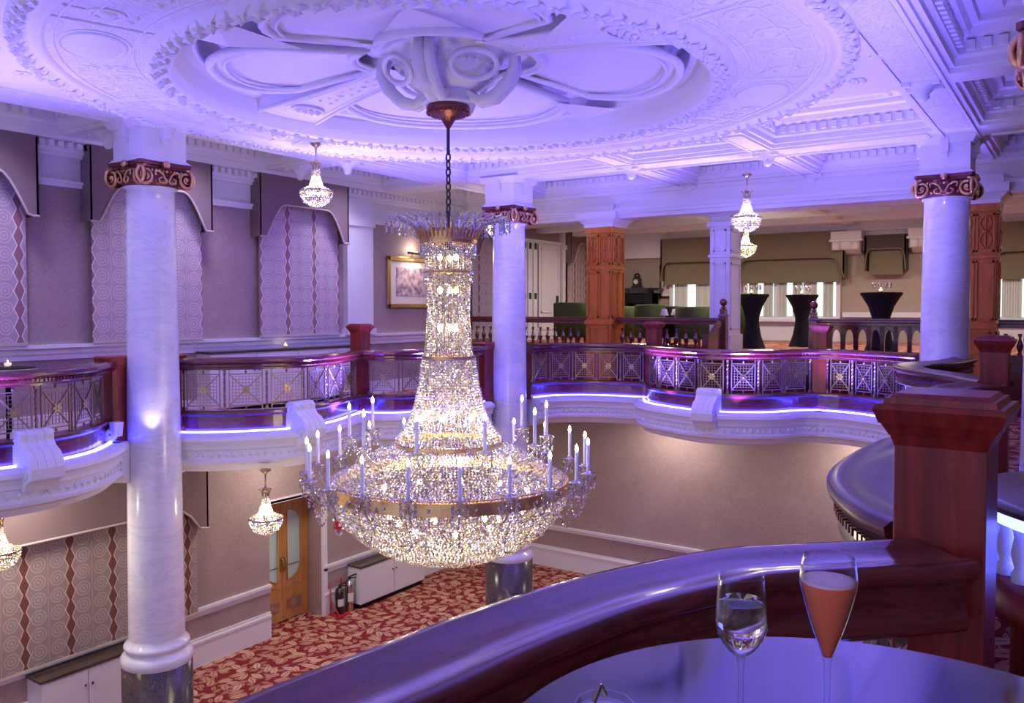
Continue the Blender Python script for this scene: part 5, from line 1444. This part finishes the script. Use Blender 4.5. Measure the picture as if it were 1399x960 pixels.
# ------------------------------------------------------------------ foreground table, glasses
TZ = 1.11; tx, ty = cw(.45, 1.0)
t = thing('high_table', (tx, ty, 0), 'glossy black round high table in the foreground', 'table')
mb = MB(); mb.lathe([(.001, TZ - .025), (.49, TZ - .025), (.5, TZ - .015), (.5, TZ - .004), (.497, TZ), (.001, TZ)], (tx, ty, 0), 96, smooth=False); mb.build('table_top', M['blackgloss'], t)
mb = MB(); mb.lathe([(.03, .04), (.03, TZ - .03)], (tx, ty, 0), 20); mb.build('pole', M['darkmetal'], t)
mb = MB(); mb.lathe([(.001, .0), (.24, 0), (.24, .02), (.04, .05), (.001, .05)], (tx, ty, 0), 40); mb.build('base', M['darkmetal'], t)

def stemglass(X, D, prof_out, th, liquid, lm, label, foam=None, h=.2):
    x, y = cw(X, D)
    t = thing('stemmed_glass', (x, y, TZ), label, 'glass')
    inner = [(max(r - th, .0005), z + (th if i == 0 else 0)) for i, (r, z) in enumerate(prof_out[1])]
    foot, bowl = prof_out
    mb = MB(); mb.lathe(foot + bowl + [(bowl[-1][0] - th * .5, bowl[-1][1] + .0006)] + inner[::-1] + [(.0003, inner[0][1])], (x, y, TZ), 48); mb.build('glass_body', M['glass'], t)
    zl = liquid; pts = [(.0003, inner[0][1] + .0008)]
    for (r0, z0), (r1, z1) in zip(inner, inner[1:]):
        if z0 < zl: pts.append((r0 - .0004, z0 + .0004))
        if z0 < zl <= z1: pts.append((r0 + (r1 - r0) * (zl - z0) / (z1 - z0) - .0004, zl))
    pts.append((.0003, zl)); mb = MB(); mb.lathe(pts, (x, y, TZ), 48); mb.build('drink', lm, t)
    if foam:
        rr = pts[-2][0] - .0004
        mb = MB(); mb.lathe([(rr - .001, zl), (rr, zl + foam), (rr - .004, zl + foam + .0004), (.0003, zl + foam)], (x, y, TZ), 48); mb.build('foam', M['foam'], t)
    return t
def sp(pts, n=5):
    P = [Vector(p) for p in pts]; P = [P[0] * 2 - P[1]] + P + [P[-1] * 2 - P[-2]]; out = []
    for i in range(1, len(P) - 2):
        p0, p1, p2, p3 = P[i - 1:i + 3]
        for k in range(n):
            q = k / n; out.append(tuple(.5 * ((2 * p1) + (p2 - p0) * q + (2 * p0 - 5 * p1 + 4 * p2 - p3) * q * q + (3 * p1 - p0 - 3 * p2 + p3) * q ** 3)))
    out.append(tuple(P[-2])); return out
foot = [(.0005, 0), (.034, 0), (.035, .0015), (.02, .004), (.007, .009), (.0042, .02), (.004, .06)]
stemglass(.331, 1.2, (foot + [(.0045, .078)], sp([(.007, .088), (.022, .102), (.034, .122), (.037, .14), (.0345, .175), (.0315, .207)])), .0012, .170, M['wine'], 'short tulip wine glass holding clear sparkling drink on the black table')
stemglass(.437, 1.15, (foot + [(.0048, .10)], sp([(.007, .108), (.013, .125), (.022, .15), (.032, .185), (.038, .212), (.0365, .235), (.0335, .25)])), .0012, .213, M['pink'], 'tall tulip glass filled with a pink cocktail on the black table', .004)
# folded cellophane wrapper tip (silver) at the bottom edge
x, y = cw(.135, 1.21)
t = thing('glass_candle_holder', (x, y, TZ), 'faceted glass dish tip at the bottom edge of the black table', 'glass dish')
mb = MB(); mb.lathe([(.001, .002), (.035, .002), (.04, .006), (.044, .016), (.041, .016), (.036, .008), (.001, .006)], (x, y, TZ), 10, smooth=False); mb.build('dish', M['glass'], t)
mb = MB(); mb.bar((x - .018, y, TZ + .012), (x - .012, y + .01, TZ + .036), .004, .002); mb.bar((x - .012, y + .01, TZ + .036), (x - .004, y + .012, TZ + .02), .003, .002); mb.build('silver_tip', M['steel'], t)

# bar counter on the right
bx, by = cw(2.35, 2.95)
t = thing('bar_counter', (bx, by, 0), 'curved bar counter with blue-lit white balusters right of the near newel post', 'bar')
mb = MB(); mb.lathe([(.001, .97), (.60, .97), (.64, .985), (.64, 1.01), (.60, 1.02), (.001, 1.02)], (bx, by, 0), 48); mb.build('counter_top', M['darktop'], t)
mb = MB(); mb.lathe([(.60, .93), (.61, .97), (.58, .97)], (bx, by, 0), 48); mb.lathe([(.46, .74), (.46, .93)], (bx, by, 0), 32); mb.build('light_band', M['bluelight'], t)
for k in range(22):
    a = PI + 2 * PI * k / 44 * 1.4
    mb = MB(); mb.lathe([(.03, .73), (.03, .76), (.02, .78), (.032, .83), (.02, .90), (.03, .92), (.03, .94)], (bx + .55 * math.cos(a), by + .55 * math.sin(a), 0), 10); mb.build('baluster', M['whitepaint'], t)
mb = MB(); mb.lathe([(.5, 0), (.5, .55), (.62, .60), (.62, .66), (.60, .73), (.44, .73)], (bx, by, 0), 40); mb.build('counter_body', M['mahogany'], t)
FLUTE.location = (bx - .22, by - .28, 1.02)
# ------------------------------------------------------------------ light
VIO = (.20, .15, 1.0)
def area(loc, w, h, power, col, rot, name='uplighter'):
    o = light(name, 'AREA', loc, power, col, None, shape='RECTANGLE', size=w, size_y=h); o.rotation_euler = rot
    if name == 'uplighter': o.data.specular_factor = .1; o.data.spread = math.radians(105)
    if col[1] == .66: o.data.spread = math.radians(100)
    return o
# violet uplighters resting on the cornice ledges / columns, aimed at the ceiling
for (x, y, p) in ((-8.95, 8.9, 150), (-6.05, 13.08, 140), (-8.72, 10.9, 90), (-3.15, 13.76, 80), (-1.95, 10.8, 110), (-1.1, 7.2, 110), (-9.1, 3.7, 150), (-.93, 4.2, 90), (-4.35, 13.02, 80)):
    area((x, y, .12), .5, .2, p * .95, VIO, (PI, 0, 0))
# little warm spot at the foot of the left column
o = light('column_spot', 'SPOT', (-9.55, 6.08, .12), 5, (1, .82, .78), None, spot_size=math.radians(75), spot_blend=.8, shadow_soft_size=.04)
o.rotation_euler = Vector((-.32, .16, .8)).to_track_quat('-Z', 'Y').to_euler()
# ceiling fittings of the ground floor (under the gallery) and of the raised room
for (x, y, p) in ((-10.8, 5.2, 45), (-10.8, 9.6, 45), (-10.2, 12.8, 40), (-6.8, 15.2, 45), (-3.2, 15.2, 45), (.8, 14.8, 40)):
    area((x, y, -.44), .6, .6, p * .7, (1, .86, .76), (0, 0, 0), 'downlight')
for (x, y, p) in ((-9, 18.5, 55), (-5.5, 18.2, 55), (-2.5, 18.5, 55), (1, 18.5, 40)):
    area((x, y, 3.64), .5, .5, p, (1, .86, .72), (0, 0, 0), 'downlight')
for y in (4.9, 8.0, 11.2): area((-10.8, y, 4.44), .5, .5, 20, (.74, .66, 1), (0, 0, 0), 'downlight')
w = bpy.data.worlds.new('world'); bpy.context.scene.world = w; w.use_nodes = True
w.node_tree.nodes['Background'].inputs[0].default_value = (.58, .56, 1.0, 1); w.node_tree.nodes['Background'].inputs[1].default_value = .75

sc = bpy.context.scene
sc.view_settings.view_transform = 'Standard'; sc.view_settings.look = 'None'; sc.view_settings.gamma = 1; sc.view_settings.exposure = 0.52
sc.view_settings.use_curve_mapping = False
sc.cycles.use_denoising = True
sc.cycles.max_bounces = 8; sc.cycles.diffuse_bounces = 4; sc.cycles.transparent_max_bounces = 12; sc.cycles.glossy_bounces = 4; sc.cycles.transmission_bounces = 8
sc.cycles.sample_clamp_indirect = 6; sc.cycles.caustics_reflective = False; sc.cycles.caustics_refractive = False
